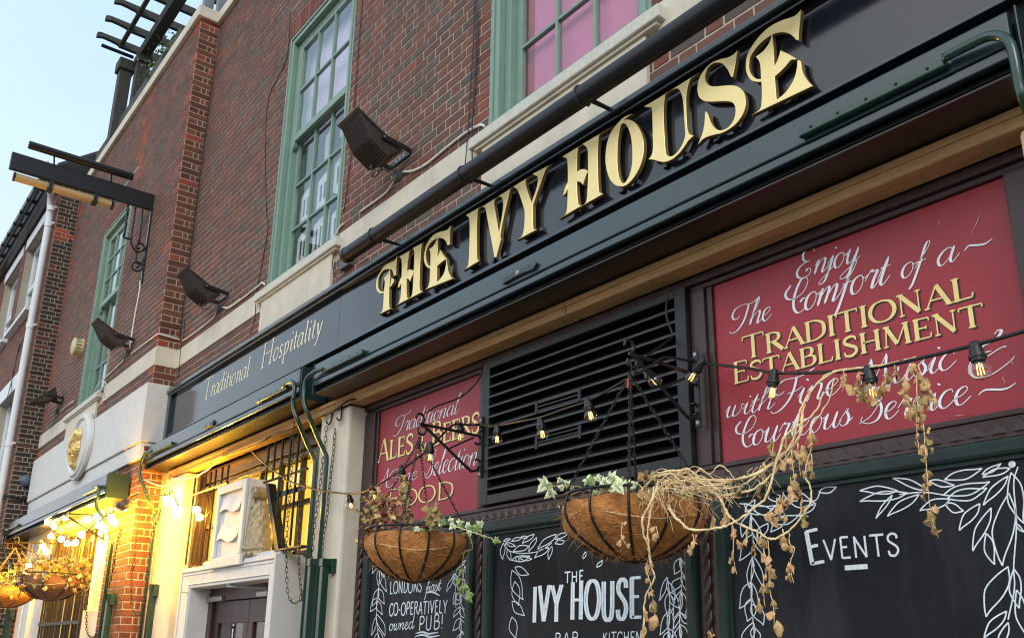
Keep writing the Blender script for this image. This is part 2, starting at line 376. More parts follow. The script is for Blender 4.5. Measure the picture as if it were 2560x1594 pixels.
# neighbour
lay('F', -.55, -24, XN, 0, 9.25, [(-18.47, -16.72, 7.2, 8.95), (-20.66, -18.95, 7.2, 8.95), (-24, -22.4, 7.2, 8.95), (-18.3, -16.75, 3.9, 5.77), (-20.6, -19, 3.9, 5.77)], lambda u, z: 'red' if rnd.random() < .7 else 'main', own='nb', off=.1)
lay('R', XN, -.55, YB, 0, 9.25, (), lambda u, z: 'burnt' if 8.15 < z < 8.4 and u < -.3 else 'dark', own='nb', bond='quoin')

def brick_geo(mb, rec, r):
    own, face, pl, a, b, za, zb, col = rec
    pr = r.uniform(-.0008, .0014); j = lambda: r.uniform(-.0014, .0014)
    pts = [(a+j(), za+j()), (b+j(), za+j()), (b+j(), zb+j()), (a+j(), zb+j())]
    ins = .0022
    cx, cz = (a+b)/2, (za+zb)/2
    fr = [(x+(ins if x < cx else -ins), z+(ins if z < cz else -ins)) for x, z in pts]
    L = []
    for ring, d in ((fr, -.0015-pr), (pts, .0008-pr), (pts, .009)):
        for x, z in ring: L.append((x, pl+d, z) if face == 'F' else (pl-d, x, z))
    F = [(0,1,2,3)]+[(4+i, 4+(i+1) % 4, (i+1) % 4, i) for i in range(4)]+[(8+i, 8+(i+1) % 4, 4+(i+1) % 4, 4+i) for i in range(4)]
    mb.add(L, F, col)
def area_px(rec):
    own, face, pl, a, b, za, zb, col = rec
    pts = [((a if i in (0, 3) else b), (za if i < 2 else zb)) for i in range(4)]
    q = [proj((x, pl, z) if face == 'F' else (pl, x, z)) for x, z in pts]
    if any(p[2] < .5 for p in q): return 0
    cx, cy = sum(p[0] for p in q)/4, sum(p[1] for p in q)/4
    if not (0 < cx < 2560 and 0 < cy < 1594): return 0
    return abs(sum(q[i][0]*q[(i+1) % 4][1]-q[(i+1) % 4][0]*q[i][1] for i in range(4)))/2
NB = thing('neighbour_house', 'red brick house at far left with white window lintels and dark brick flank', 'house', (-18, 0, 0))
def hidden(rec):
    own, face, pl, a, b, za, zb, col = rec
    return own == 'pub' and face == 'F' and pl > -.1 and a > -5.6 and zb < 4.55
for own, par in (('pub', PUB), ('nb', NB)):
    mine = [r for r in recs if r[0] == own]
    order = sorted(range(len(mine)), key=lambda i: -(0 if hidden(mine[i]) else area_px(mine[i])))
    top = set(order[:300]); mb = MB(); rr = random.Random(3)
    for i, rec in enumerate(mine):
        if i in top:
            one = MB(); brick_geo(one, rec, rr)
            cx, cz = (rec[3]+rec[4])/2, (rec[5]+rec[6])/2
            c = Vector((cx, rec[2], cz)) if rec[1] == 'F' else Vector((rec[2], cx, cz))
            one.v = [tuple(Vector(v)-c) for v in one.v]
            inst('brick', one.mesh('brick', BRICK), c, parent=par)
        else: brick_geo(mb, rec, rr)
    mb.build('brickwork', BRICK, par, kind='stuff')
mo = MB().box(XP, .6, .0022, .35, 4.2, 4.75); 
xs = [XP, WIN[0][0], WIN[0][1], WIN[1][0], WIN[1][1], .6]
for i in (0, 2, 4): mo.box(xs[i], xs[i+1], .0022, .35, 4.75, ZH+.0)
mo.box(XP, .6, .0022, .35, ZH, 9.13)
mo.build('mortar_bed', MORTAR, PUB)
mo = MB().box(XN, W3[0], YB+.0022, .34, 4.4, 9.13); mo.box(W3[1], XP-.0022, YB+.0022, .34, 4.4, 9.13); mo.box(W3[0], W3[1], YB+.0022, .34, ZH, 9.13); mo.box(W3[0], W3[1], YB+.0022, .34, 4.4, 4.75)
mo.box(-10.79, XP-.0022, YB+.0022, .34, 0, 3.55); mo.box(XN, -15.28, YB+.0022, .34, 0, 3.55); mo.box(-10.2, XP-.0022, YB+.02, .34, 3.55, 4.4)
mo.build('mortar_bed', MORTAR, PUB)
mo = MB().box(-24, XN-.0022, -.5478, .3, 8.95, 9.3)
for a, b in ((-24, -22.4), (-22.41, -20.66), (-18.95, -18.47), (-16.72, XN-.0022)):
    mo.box(a, b, -.5478, .3, 7.2, 8.95) if a != -24 else None
mo.box(-24, XN-.0022, -.5478, .3, 5.77, 7.2); mo.box(-16.75, XN-.0022, -.5478, .3, 0, 5.77); mo.box(-19, -18.3, -.5478, .3, 0, 5.77); mo.box(-24, -20.6, -.5478, .3, 0, 5.77)
mo.build('mortar_bed', MORTAR2, NB)

# cream bands, coping
for q_ in ((XP+.012, WIN[0][0]-.10, -.012, .01), (WIN[0][1]+.05, WIN[1][0]-.10, -.012, .01), (WIN[1][1]+.05, .6, -.012, .01), (XN+.01, -13.62, YB-.012, YB+.01), (-11.97, XP+.012, YB-.012, YB+.25)):
    MB().box(*q_, 4.574, 4.79).build('stone_band', STONE, PUB, bevel=.003)
b = MB().box(XN, XP+.05, YB-.05, .4, 9.13, 9.29); b.build('coping', STONE, PUB, bevel=.012)
b = MB().box(XP+.05, .6, -.05, .4, 9.13, 9.29); b.build('coping', STONE, PUB, bevel=.012)
# roof storey set back, seen at the top beside the coping
b = MB().box(-10.4, .6, .75, 1.2, 9.3, 12.5); b.build('upper_wall', mat('upper_brick', (.085,.045,.035), .9, var=.3, vscale=12), PUB)

# cream stone course over the left ground floor
XS0, XS1 = -15.66, XP+.02
b = MB().box(XS0, XS1, -.295, -.05, 3.70, 4.362); b.build('stone_fascia', STONE2, PUB, bevel=.01)
b = MB().box(XS0+.03, XS1-.02, -.270, -.05, 3.52, 3.70-.004); b.build('stone_fascia', STONE2, PUB, bevel=.006)

# pale aprons and sills
def sill(x0, x1, y, par=PUB):
    mb = MB().box(x0, x1, y-.066, y+.05, 4.664, 4.742); mb.build('window_sill', ROUGHSTONE, par, bevel=.008)
    MB().box(x0+.045, x1-.035, y-.045, y+.02, 4.645, 4.663).build('sill_drip', STONE, par)
    MB().box(x0+.10, x1-.13, y-.028, y+.02, 4.30 if y > -.1 else 4.364, 4.644).build('apron', STONE, par, bevel=.004)
sill(-7.61, -5.985, 0); sill(-4.18, -2.535, 0); sill(-13.90, -12.20+.12, YB)

# sash windows
def sash_window(x0, x1, y, kind):
    W = MB()
    for a, b2 in ((x0, x0+.095), (x1-.085, x1)): W.box(a, b2, y-.002, y+.05, ZS, ZH)
    W.box(x0+.095, x1-.085, y-.002, y+.05, ZH-.10, ZH)
    W.box(x0+.028, x0+.05, y-.014, y, ZS, ZH-.03); W.box(x1-.05, x1-.028, y-.014, y, ZS, ZH-.03); W.box(x0+.05, x1-.05, y-.014, y, ZH-.05, ZH-.03)
    for a, b2 in ((x0+.06, x0+.15), (x1-.14, x1-.05)): W.box(a, b2, y+.05, y+.20, ZS, ZH-.06)
    W.box(x0+.15, x1-.14, y+.05, y+.20, ZH-.15, ZH-.06)
    w_ = W.build('window', SAGE, PUB, bevel=.004)
    MB().box(x0+.004, x1-.004, y-.03, y+.15, ZS-.003, ZS+.045).build('frame_sill', SAGE, w_, bevel=.006)
    gx0, gx1 = x0+.15, x1-.14; n = 3
    def sash(ya, zb, zt, rows, tophalf):
        f = MB(); f.box(gx0, gx0+.055, ya, ya+.04, zb, zt); f.box(gx1-.055, gx1, ya, ya+.04, zb, zt)
        br = .075; tr = .05
        f.box(gx0+.055, gx1-.055, ya, ya+.04, zb, zb+br); f.box(gx0+.055, gx1-.055, ya, ya+.04, zt-tr, zt)
        if tophalf:
            for hx in (gx0, gx1-.055): f.prism([(hx, zb), (hx, zb-.05), (hx+.02, zb-.075), (hx+.045, zb-.05), (hx+.055, zb)], ya, ya+.04)
        f.build('sash', SAGE, w_, bevel=.003)
        ix0, ix1, iz0, iz1 = gx0+.055, gx1-.055, zb+br, zt-tr; pw = (ix1-ix0)/n; ph = (iz1-iz0)/rows; gb = MB()
        for i in range(1, n): gb.box(ix0+i*pw-.011, ix0+i*pw+.011, ya+.002, ya+.036, iz0, iz1)
        for j in range(1, rows):
            for i in range(n): gb.box(ix0+i*pw+(.011 if i else 0), ix0+(i+1)*pw-(.011 if i < n-1 else 0), ya+.004, ya+.036, iz0+j*ph-.010, iz0+j*ph+.010)
        gb.build('glazing_bars', SAGE, w_)
        for i in range(n):
            for j in range(rows):
                MB().box(ix0+i*pw+.012, ix0+(i+1)*pw-.012, ya+.02, ya+.023, iz0+j*ph+.011, iz0+(j+1)*ph-.011).build('pane', GLASS, w_)
        return ix0, ix1, iz0, iz1, pw, ph
    sash(y+.052, 6.25, ZH-.15, 3 if kind != 1 else 2, True)
    ix0, ix1, iz0, iz1, pw, ph = sash(y+.10, ZS+.045, 6.30, 3, False)
    if kind == 1:
        MB().box(gx0, gx1, y+.17, y+.18, 6.26, ZH-.1).build('blind', LILAC, w_)
        MB().box(gx0-.1, gx1+.1, y+.46, y+.47, ZS, 6.3).build('room_back', DARKROOM, w_)
        # paper cut-outs and cloths standing behind the lower panes
        for (i, j, a, b2, c, d) in ((0,0,.1,.8,.08,.95),(1,0,.05,.95,.0,.96),(2,0,.1,.95,.1,.9),(0,1,.1,.75,.0,.88),(1,1,.1,.9,.05,.9),(2,1,.05,.85,.15,1.0),(1,2,.35,.9,.1,.85),(2,2,.2,.8,.3,.8)):
            X0, Z0 = ix0+i*pw, iz0+j*ph
            pc = MB().prism([(X0+a*pw, Z0+(c+.12)*ph), (X0+(a+.3)*pw, Z0+c*ph), (X0+b2*pw, Z0+(c+.1)*ph), (X0+b2*pw, Z0+d*ph), (X0+(a+.35)*pw, Z0+(d-.04)*ph), (X0+a*pw, Z0+(d-.12)*ph)], y+.16, y+.163)
            pc.build('paper_cutout', PAPERM if j < 2 else LACE, w_)
            if j < 2:
                st = MB()
                for k in range(2): st.box(X0+(a+.2+.22*k)*pw, X0+(a+.28+.22*k)*pw, y+.155, y+.158, Z0+(c+.25)*ph, Z0+(d-.25)*ph)
                st.build('dark_slot', DARKROOM, w_)
    elif kind == 2:
        MB().box(gx0+.10, gx1, y+.17, y+.18, ZS, ZH-.1).build('blind', PINK, w_)
        MB().box(gx0, gx0+.098, y+.165, y+.175, ZS, ZH-.1).build('curtain', REDB, w_)
    else:
        cur = MB(); N = 60
        for i in range(N):
            xa = gx0+(gx1-gx0)*i/N; xb = gx0+(gx1-gx0)*(i+1)/N
            ya, yb = y+.17+.012*math.sin(i*.9), y+.17+.012*math.sin((i+1)*.9)
            cur.add([(xa, ya, ZS), (xb, yb, ZS), (xb, yb, ZH-.1), (xa, ya, ZH-.1)], [(0,1,2,3)])
        cur.build('net_curtain', LACE, w_, smooth=True)
        MB().box(-12.78, -12.45, y+.15, y+.155, ZS+.2, ZH-.15).build('white_board', PAPERM, w_)
    return w_
sash_window(*WIN[0], 0.0, 1); sash_window(*WIN[1], 0.0, 2); sash_window(*W3, YB, 3)
MB().box(XN+.1, .5, .36, .40, 4.3, 9.1).build('inner_wall', DARKROOM, PUB)

# medallion with gilt relief on the stone course
MED = thing('oval_plaque', 'cream oval plaque with gilded relief of a figure on the pale stone course', 'plaque', (-12.46, -.29, 4.05))
def oval(rx, rz, y0, y1, c=(-12.46, 4.07), n=48): return MB().prism([(c[0]+rx*math.cos(-2*math.pi*i/n), c[1]+rz*math.sin(-2*math.pi*i/n)) for i in range(n)], y0, y1)
oval(.53, .445, -.345, -.296).build('rim', STONE2, MED, bevel=.008)
ov = MB(); N = 48
for i in range(N):
    a0, a1 = 2*math.pi*i/N, 2*math.pi*(i+1)/N
    for (r0, r1, y0, y1) in ((.50, .47, -.345, -.372), (.47, .43, -.372, -.372), (.43, .40, -.372, -.347)):
        q = [(-12.46+r*math.cos(a), y, 4.07+r*.84*math.sin(a)) for r, a, y in ((r0, a0, y0), (r1, a0, y1), (r1, a1, y1), (r0, a1, y0))]
        ov.add(q, [(0,1,2,3)])
ov.build('moulding', STONE2, MED, smooth=True, recalc=True)
rl = MB(); rr = random.Random(5)
fig = smooth_pts([(-.10,.36),(.06,.33),(.13,.22),(.10,.10),(.14,-.02),(.08,-.14),(.02,-.20),(.08,-.30),(.0,-.36),(-.10,-.30),(-.06,-.16),(-.14,-.04),(-.08,.06),(-.18,.16),(-.16,.30)], 5, True)
NR = 6
for k in range(NR):
    s0 = 1-k/NR; 
    for p in fig: rl.v.append((-12.52+p.x*s0*1.0+.03, -.349-.10*math.sqrt(k/NR)-(rr.random()*.028 if k else 0), 4.04+p.y*s0*.82))
n = len(fig)
for k in range(NR-1):
    for i in range(n): rl.f.append((k*n+i, k*n+(i+1) % n, (k+1)*n+(i+1) % n, (k+1)*n+i))
rl.f.append(tuple((NR-1)*n+i for i in range(n)))
rl.build('gilt_figure', mat('bright_gilt', (.70,.50,.18), .4, metal=.4, var=.25, vscale=18), MED, recalc=True)

# ================================================================ ground floor shopfront
YF = .13
TB = MB()
for (x0, x1) in ((-9.70, -8.13), (-8.125, -5.915), (-5.91, -3.32), (-3.315, -.97)): 
    t1 = MB().box(x0, x1, .0, .12, 3.305, 3.383); t1.build('tan_batten', TIMBER, PUB, bevel=.006)
    MB().box(x0, x1, -.012, .0-.001, 3.348, 3.376).build('tan_batten', TIMBER, PUB, bevel=.003)
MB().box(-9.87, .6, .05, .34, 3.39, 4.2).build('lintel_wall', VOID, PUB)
# white pilasters
def pilaster(x0, x1, y0, zt, m=STONE):
    MB().box(x0, x1, y0, YF+.2, 0, zt).build('pilaster', m, PUB, bevel=.02)
pilaster(-6.13, -5.68, .0, 3.297); pilaster(-9.735, -9.15, .0, 3.297); pilaster(-1.035, -.55, .0, 3.297)
MB().box(-6.13+.0, -5.68, -.004, .02, 3.2975, 3.3045).build('pilaster_cap', MAROON, PUB)
MB().box(-9.87, -9.74, .02, .3, 0, 3.55).build('pilaster', STONE, PUB)
# maroon frame: header, posts, transom with zigzag carving
def timber(x0, x1, y0, y1, z0, z1, nm='frame_member', bv=.004): return MB().box(x0, x1, y0, y1, z0, z1).build(nm, MAROON, PUB, bevel=bv)
timber(-5.675, -1.04, YF-.01, YF+.1, 3.262, 3.302, 'header'); timber(-5.675, -1.04, YF+.012, YF+.1, 3.235, 3.261, 'header')
timber(-5.675, -5.53, YF, YF+.1, 0, 3.234, 'post'); timber(-5.53, -5.50, YF+.015, YF+.1, 2.40, 3.234, 'bead')
timber(-4.255, -4.19, YF, YF+.1, 2.395, 3.234, 'post'); timber(-2.585, -2.50, YF, YF+.1, 2.395, 3.234, 'post')
timber(-2.50, -2.465, YF+.015, YF+.1, 2.40, 3.234, 'bead'); timber(-1.15, -1.04, YF, YF+.1, 0, 3.234, 'post')
timber(-5.53, -1.15, YF, YF+.1, 2.372, 2.394, 'transom'); timber(-5.53, -1.15, YF+.004, YF+.1, 2.300, 2.371, 'transom')
for x0, x1 in ((-4.255, -4.155), (-2.60, -2.50)): timber(x0, x1, YF, YF+.1, 0, 2.299, 'post')
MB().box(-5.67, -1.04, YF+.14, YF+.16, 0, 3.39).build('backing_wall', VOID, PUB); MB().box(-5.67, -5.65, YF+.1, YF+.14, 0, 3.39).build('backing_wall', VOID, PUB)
zz = MB(); x = -5.5
while x < -1.2:
    zz.add([(x, YF+.004, 2.318), (x+.036, YF-.006, 2.318), (x+.072, YF+.004, 2.318), (x+.036, YF-.004, 2.356), (x+.036, YF+.004, 2.318)], [(0,1,3), (1,2,3), (0,4,1), (4,2,1)])
    zz.add([(x, YF+.004, 2.366), (x+.036, YF+.002, 2.326+.036), (x+.072, YF+.004, 2.366)], [(0,2,1)])
    x += .072
zz.build('zigzag_carving', MAROON, PUB)
def rope(x, z0, z1, y=YF-.004, r=.016):
    pts = []; mb = MB(); n = int((z1-z0)/.02)
    for s_ in (0, math.pi):
        mb.tube([(x+r*.6*math.cos(i*.9+s_), y+r*.35*math.sin(i*.9+s_), z0+(z1-z0)*i/n) for i in range(n+1)], r*.8, 6)
    mb.build('twisted_moulding', MAROON, PUB, smooth=True)
for x in (-5.61, -4.205, -2.55, -1.10): rope(x, .9, 2.29)

# red painted panels and blackboards are signs of their own
def sign(name, label, cat, x0, x1, z0, z1, y, m, base):
    t = thing(name, label, cat, ((x0+x1)/2, y, z0)); MB().box(x0, x1, y, y+.02, z0, z1).build(base, m, t); return t
RED1 = sign('red_sign_panel', 'large red painted panel reading Enjoy The Comfort of a Traditional Establishment', 'sign', -2.463, -1.151, 2.396, 3.233, YF+.03, REDPANEL, 'board')
RED2 = sign('red_sign_panel', 'smaller red painted panel reading Traditional Ales and Beers', 'sign', -5.499, -4.257, 2.396, 3.233, YF+.03, REDPANEL, 'board')

LV = thing('louvre_vent', 'black wooden louvred vent between the two red sign panels', 'vent', (-3.39, YF, 2.4))
lx0, lx1, lz0, lz1 = -4.185, -2.588, 2.398, 3.258
MB().box(lx0, lx0+.068, YF-.03, YF+.06, lz0, lz1).build('stile', BLKFRAME, LV, bevel=.004); MB().box(lx1-.068, lx1, YF-.03, YF+.06, lz0, lz1).build('stile', BLKFRAME, LV, bevel=.004)
MB().box(lx0+.068, lx1-.068, YF-.03, YF+.06, lz0, lz0+.055).build('rail', BLKFRAME, LV, bevel=.004); MB().box(lx0+.068, lx1-.068, YF-.03, YF+.06, lz1-.04, lz1).build('rail', BLKFRAME, LV, bevel=.004)
MB().box(lx0+.05, lx1-.05, YF+.11, YF+.12, lz0, lz1).build('back_board', VOID, LV)
ns = 12
for i in range(ns):
    z = lz0+.085+i*.0615
    sb = MB(); x0, x1 = lx0+.055, lx1-.055; t = .006
    y0, y1 = YF-.028, YF+.045
    sb.add([(x0, y0, z), (x1, y0, z), (x1, y0, z+t), (x0, y0, z+t), (x0, y1, z+.052), (x1, y1, z+.052), (x1, y1, z+.052+t), (x0, y1, z+.052+t)],
           [(0,1,2,3), (3,2,6,7), (1,0,4,5), (0,3,7,4), (2,1,5,6), (5,4,7,6)])
    sl_ = sb.build('slat', BLKFRAME, LV); MB().box(x0, x1, y0-.003, y0-.0006, z-.003, z+t+.002).build('slat_edge', mat('pale_slat_edge', (.050,.052,.052), .6, var=.3, vscale=12), sl_)  # thin strip along each slat front, a paler grey than the slat
for (xa, za) in ((-3.66, 2.86), (-3.66, 2.66)):
    gm = MB()
    for k in range(3): gm.box(xa, xa+.33, YF-.034, YF-.029, za+k*.022, za+k*.022+.007)
    gm.box(xa-.02, xa, YF-.036, YF-.028, za-.01, za+.06); gm.box(xa+.33, xa+.35, YF-.036, YF-.028, za-.01, za+.06)
    gm.build('vent_grille', BLKFRAME, LV)

# blackboards
def board(x0, x1, z1, label):
    t = thing('blackboard', label, 'blackboard', ((x0+x1)/2, YF, .9)); w = .058; z0 = .95
    for (a, b2, c, d) in ((x0, x1, z1-w, z1), (x0, x0+w, z0, z1-w), (x1-w, x1, z0, z1-w), (x0+w, x1-w, z0, z0+w)):
        MB().box(a, b2, YF-.03, YF+.02, c, d).build('frame_moulding', FRAMEGRN, t, bevel=.014)
        MB().box(a+(.045 if b2-a > w*1.5 and c < z1-w*1.2 and c > z0+w else 0), b2, YF-.02, YF-.01, c, d)
    MB().box(x0+w, x1-w, YF+.0, YF+.012, z0+w, z1-w).build('chalk_surface', CHALK, t)
    iw = .014
    MB().box(x0+w, x1-w, YF-.012, YF-.0005, z1-w-iw, z1-w).build('inner_bead', FRAMEGRN, t); MB().box(x0+w, x0+w+iw, YF-.012, YF-.0005, z0+w, z1-w-iw).build('inner_bead', FRAMEGRN, t)
    return t
BD1 = board(-5.528, -4.258, 2.306, 'left blackboard chalked with the words Londons first co-operatively owned pub')
BD2 = board(-4.150, -2.604, 2.297, 'middle blackboard chalked with The Ivy House')
BD3 = board(-2.495, -1.152, 2.297, 'right blackboard chalked with the heading Events')
# ================================================================ fascia sign with gold letters
YP = -.02
SG = thing('fascia_sign', 'glossy black fascia sign with gold letters reading The Ivy House', 'sign', (-5, YP, 3.78))
for x0, x1 in ((-9.80, -5.91), (-5.906, -.80)): MB().box(x0, x1, YP, .002, 3.79, 4.25).build('sign_board', PANELBLK, SG)
MB().box(-9.87, -.7, YP-.04, .03, 4.236, 4.262).build('top_trim', TRIMBLK, SG, bevel=.003); MB().box(-9.87, -.7, YP-.062, .05, 4.263, 4.302).build('top_trim', DKGREEN, SG, bevel=.006)
MB().box(-9.87, -.7, YP-.020, .002, 3.768, 3.789).build('bottom_trim', DKGREEN, SG, bevel=.003)
MB().box(-9.868, -9.80, YP-.035, .002, 3.64, 4.242).build('side_trim', DKGREEN, SG, bevel=.004)
MB().box(-.80, -.70, YP-.035, .002, 3.64, 4.242).build('side_trim', DKGREEN, SG, bevel=.004)
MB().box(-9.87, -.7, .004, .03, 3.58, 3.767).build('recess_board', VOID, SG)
# the sign returns a little of grime along the top edge
gt = MB(); rr = random.Random(11); x = -9.0
while x < -1.2:
    L = rr.uniform(.05, .16); h = rr.uniform(.004, .016)
    gt.add([(x, YP-.002, 4.243), (x+L*.2, YP-.002, 4.243-h), (x+L*.55, YP-.002, 4.243-h*.5), (x+L*.8, YP-.002, 4.243-h*.9), (x+L, YP-.002, 4.243)], [(0,1,2,3,4)])
    x += L+rr.uniform(.02, .5)
gt.build('cobweb_dirt', GREYBOX, SG, kind='stuff')

YL = -.059
def shape_mesh(polys, y, ext, bev=.0012):
    """polys: list of outlines (x,z); front face at y, thickness ext; filled with holes."""
    cu = bpy.data.curves.new('c', 'CURVE'); cu.dimensions = '2D'; cu.fill_mode = 'BOTH'; cu.extrude = ext/2; cu.bevel_depth = bev; cu.bevel_resolution = 0
    for pl in polys:
        sp = cu.splines.new('POLY'); sp.points.add(len(pl)-1); sp.use_cyclic_u = True
        for i, (x, z) in enumerate(pl): sp.points[i].co = (x, z, 0, 1)
    ob = bpy.data.objects.new('c', cu); COL.objects.link(ob); dg = bpy.context.evaluated_depsgraph_get(); dg.update()
    me = bpy.data.meshes.new_from_object(ob.evaluated_get(dg)); bpy.data.objects.remove(ob); bpy.data.curves.remove(cu)
    me.transform(Matrix(((1,0,0,0), (0,0,-1,y+ext/2), (0,1,0,0), (0,0,0,1))))
    return me
def letter(k, outlines, y=YL, ext=.022):
    """outlines: list of groups; each group is a list of rings traced on the front face."""
    root = None; allp = []
    me_all = None; import bmesh
    bm = bmesh.new()
    for gi, rings in enumerate(outlines):
        polys = []
        for r in rings:
            pts = []
            for p in smooth_pts(r, 5, True):
                q = P(k, p.x, p.y, y); pts.append((q.x, q.z))
            polys.append(pts); allp += pts
        me = shape_mesh(polys, y-.0006*gi, ext, .0014); bm.from_mesh(me); bpy.data.meshes.remove(me)
    cx = sum(p[0] for p in allp)/len(allp); cz = sum(p[1] for p in allp)/len(allp)
    for v in bm.verts: v.co -= Vector((cx, y, cz))
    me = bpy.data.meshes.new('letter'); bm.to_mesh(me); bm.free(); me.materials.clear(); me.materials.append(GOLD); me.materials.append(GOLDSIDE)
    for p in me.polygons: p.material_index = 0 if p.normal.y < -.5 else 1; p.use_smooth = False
    inst('letter', me, (cx, y, cz), parent=SG)
    # stand-off pegs
    xs_ = [p[0] for p in allp]; zs_ = [p[1] for p in allp]
    for fx in (.3, .7): 
        X = min(xs_)+(max(xs_)-min(xs_))*fx; Z = min(zs_)+.012; MB().box(X-.012, X+.012, YP-.018, YP-.0005, Z-.018, Z+.006).build('stand_off', TRIMBLK, SG)
letter('T1', [[[(365,588,1),(340,640),(300,662),(240,690),(180,730),(130,800),(85,880),(65,950),(62,1020),(75,1080),(105,1112),(140,1122),(170,1112,1),(172,1094,1),(150,1100),(115,1085),(92,1040),(88,980),(98,900),(130,830),(180,780),(240,768),(285,775),(305,810),(322,862,1),(345,860,1),(352,720)]],
 [[(262,772,1),(245,815),(212,860),(175,905,1),(188,940),(188,1000),(175,1110),(172,1200),(162,1330),(148,1385),(108,1425,1),(270,1345,1),(250,1320),(246,1240),(248,1140),(250,1040,1),(258,960),(264,870)]], [[(252,1040,1),(268,1005),(278,960),(284,902,1),(312,915),(315,960),(285,1010)]]])
letter('T1', [[[(402,590,1),(480,548),(600,482,1),(560,505),(540,530),(530,600),(515,700),(505,850),(500,1000),(500,1100),(508,1180),(530,1203,1),(358,1295,1),(390,1265),(410,1210),(425,1100),(428,960),(435,800),(435,680),(425,620)]],
 [[(600,465,1),(680,425),(765,378,1),(732,400),(718,460),(710,560),(700,700),(692,850),(690,1000),(700,1080),(735,1100,1),(545,1198,1),(570,1175),(590,1120),(600,1000),(608,850),(615,700),(618,560),(612,500)]],
 [[(500,840,1),(520,795),(555,780),(590,788),(612,800,1),(595,850),(570,910),(553,950,1),(535,915),(500,905,1)]], [[(428,900,1),(400,960),(380,1045,1),(405,1020),(430,970,1)]]])
letter('T1', [[[(1140,145,1),(1110,190),(1060,215),(980,235),(900,275),(840,340),(790,430),(765,530),(757,620),(775,700),(810,745),(848,757,1),(848,730,1),(825,722),(800,685),(784,610),(784,530),(810,450),(850,390),(900,345),(960,320),(1020,318),(1065,350),(1088,390),(1102,425,1),(1125,412,1),(1130,300)]],
 [[(953,320,1),(935,370),(900,430),(835,485,1),(850,520),(855,600),(850,750),(845,880),(835,980),(815,1035),(780,1065,1),(1175,908,1),(1138,870),(1105,780),(1085,638,1),(1075,740),(1050,830),(1005,900),(945,968,1),(944,880),(946,760),(950,600),(955,450)]],
 [[(940,650,1),(960,590),(983,540),(992,495,1),(1040,570),(1085,625,1),(1040,650),(990,690),(942,735,1)]]])
letter('T2', [[[(85,745,1),(180,690),(280,632,1),(245,665),(235,740),(225,900),(222,1050),(222,1200),(228,1310),(240,1350),(262,1358,1),(68,1475,1),(100,1445),(118,1380),(128,1200),(132,1000),(130,850),(122,780)]]])
letter('T2', [[[(305,628,1),(400,568),(500,508,1),(468,535),(460,585),(475,690),(500,840),(522,980),(555,1065,1),(525,1170),(490,1305,1),(465,1308,1),(437,1130),(405,970),(370,780),(345,655)]],
 [[(525,490,1),(610,435),(700,378,1),(675,410),(655,500),(625,620),(590,770),(560,920),(540,1060,1),(520,1020,1),(548,880),(573,740),(587,640),(582,550),(565,500)]]])
letter('T2', [[[(725,360,1),(820,300),(925,240,1),(895,262),(882,300),(897,370),(930,480),(970,590),(985,640,1),(930,680),(878,690,1),(850,600),(810,480),(775,400)]],
 [[(985,190,1),(1090,135),(1205,78,1),(1170,110),(1130,200),(1080,340),(1030,480),(990,600),(980,640,1),(966,600,1),(1000,490),(1040,370),(1055,270),(1045,220)]],
 [[(876,670,1),(985,620,1),(985,760),(985,850),(990,915),(1005,940),(1035,940,1),(795,1068,1),(835,1035),(858,980),(870,900),(878,780)]]])
letter('T3', [[[(35,635,1),(150,565),(275,490,1),(240,515),(228,565),(220,700),(218,850),(218,1000),(225,1150),(240,1250),(275,1275,1),(38,1415,1),(75,1385),(92,1320),(100,1200),(105,1000),(105,850),(100,720),(88,655)]],
 [[(302,468,1),(420,400),(550,325,1),(515,350),(502,405),(492,550),(490,700),(495,900),(500,1040),(515,1100),(558,1122,1),(300,1268,1),(335,1240),(355,1170),(365,1000),(370,850),(368,650),(360,530)]],
 [[(215,850,1),(245,820),(290,802),(330,805),(366,828,1),(340,880),(300,1000,1),(270,965),(218,955,1)]], [[(102,980,1),(75,1030),(45,1140,1),(75,1112),(102,1060,1)]]])
letter('T3', [[[(925,85,1),(870,125),(830,165),(870,155),(920,162),(980,200),(1040,290),(1080,400),(1088,550),(1070,680),(1020,810),(950,920),(870,1000),(800,1020),(720,1000),(650,920),(610,800),(595,680),(605,520),(640,380),(700,270),(770,185),(840,120)],
 [(835,198),(870,225),(910,310),(935,430),(945,580),(940,740),(910,870),(860,960),(820,985),(790,950),(760,860),(745,720),(745,560),(755,420),(775,290),(800,215)]]])
letter('T4', [[[(68,560,1),(240,460),(415,350,1),(372,385),(358,435),(345,560),(342,700),(348,900),(358,1060),(365,1180),(385,1260),(425,1290),(480,1280),(550,1220),(610,1130),(650,1030),(660,960),(655,850),(645,700),(635,550),(620,430),(590,340),(545,295),(470,315,1),(785,120,1),(740,155),(715,205),(690,290),(670,420),(668,550),(672,700),(680,850),(700,935),(730,972),(778,985,1),(700,1060),(640,1150),(560,1250),(460,1330),(360,1365),(280,1355),(200,1332),(130,1325,1),(170,1270),(190,1180),(190,1000),(185,800),(180,650),(165,575)]]])
letter('T5', [[[(770,205,1),(730,250),(650,295),(560,315),(440,360),(350,440),(280,540),(245,640),(240,740),(265,830),(330,875),(430,885),(560,880),(660,882),(720,905),(750,970),(750,1050),(725,1140),(670,1220),(590,1270),(520,1275),(460,1240),(410,1160),(375,1060),(350,1025,1),(340,1040,1),(338,1120),(320,1260),(290,1360),(250,1455,1),(300,1400),(370,1360),(470,1330),(560,1310),(660,1260),(760,1180),(840,1070),(878,960),(880,860),(860,770),(810,710),(740,678),(640,672),(500,685),(420,682),(370,655),(340,600),(340,520),(370,440),(430,380),(500,358),(570,370),(630,430),(665,490),(690,548,1),(712,550,1),(745,380)]]])
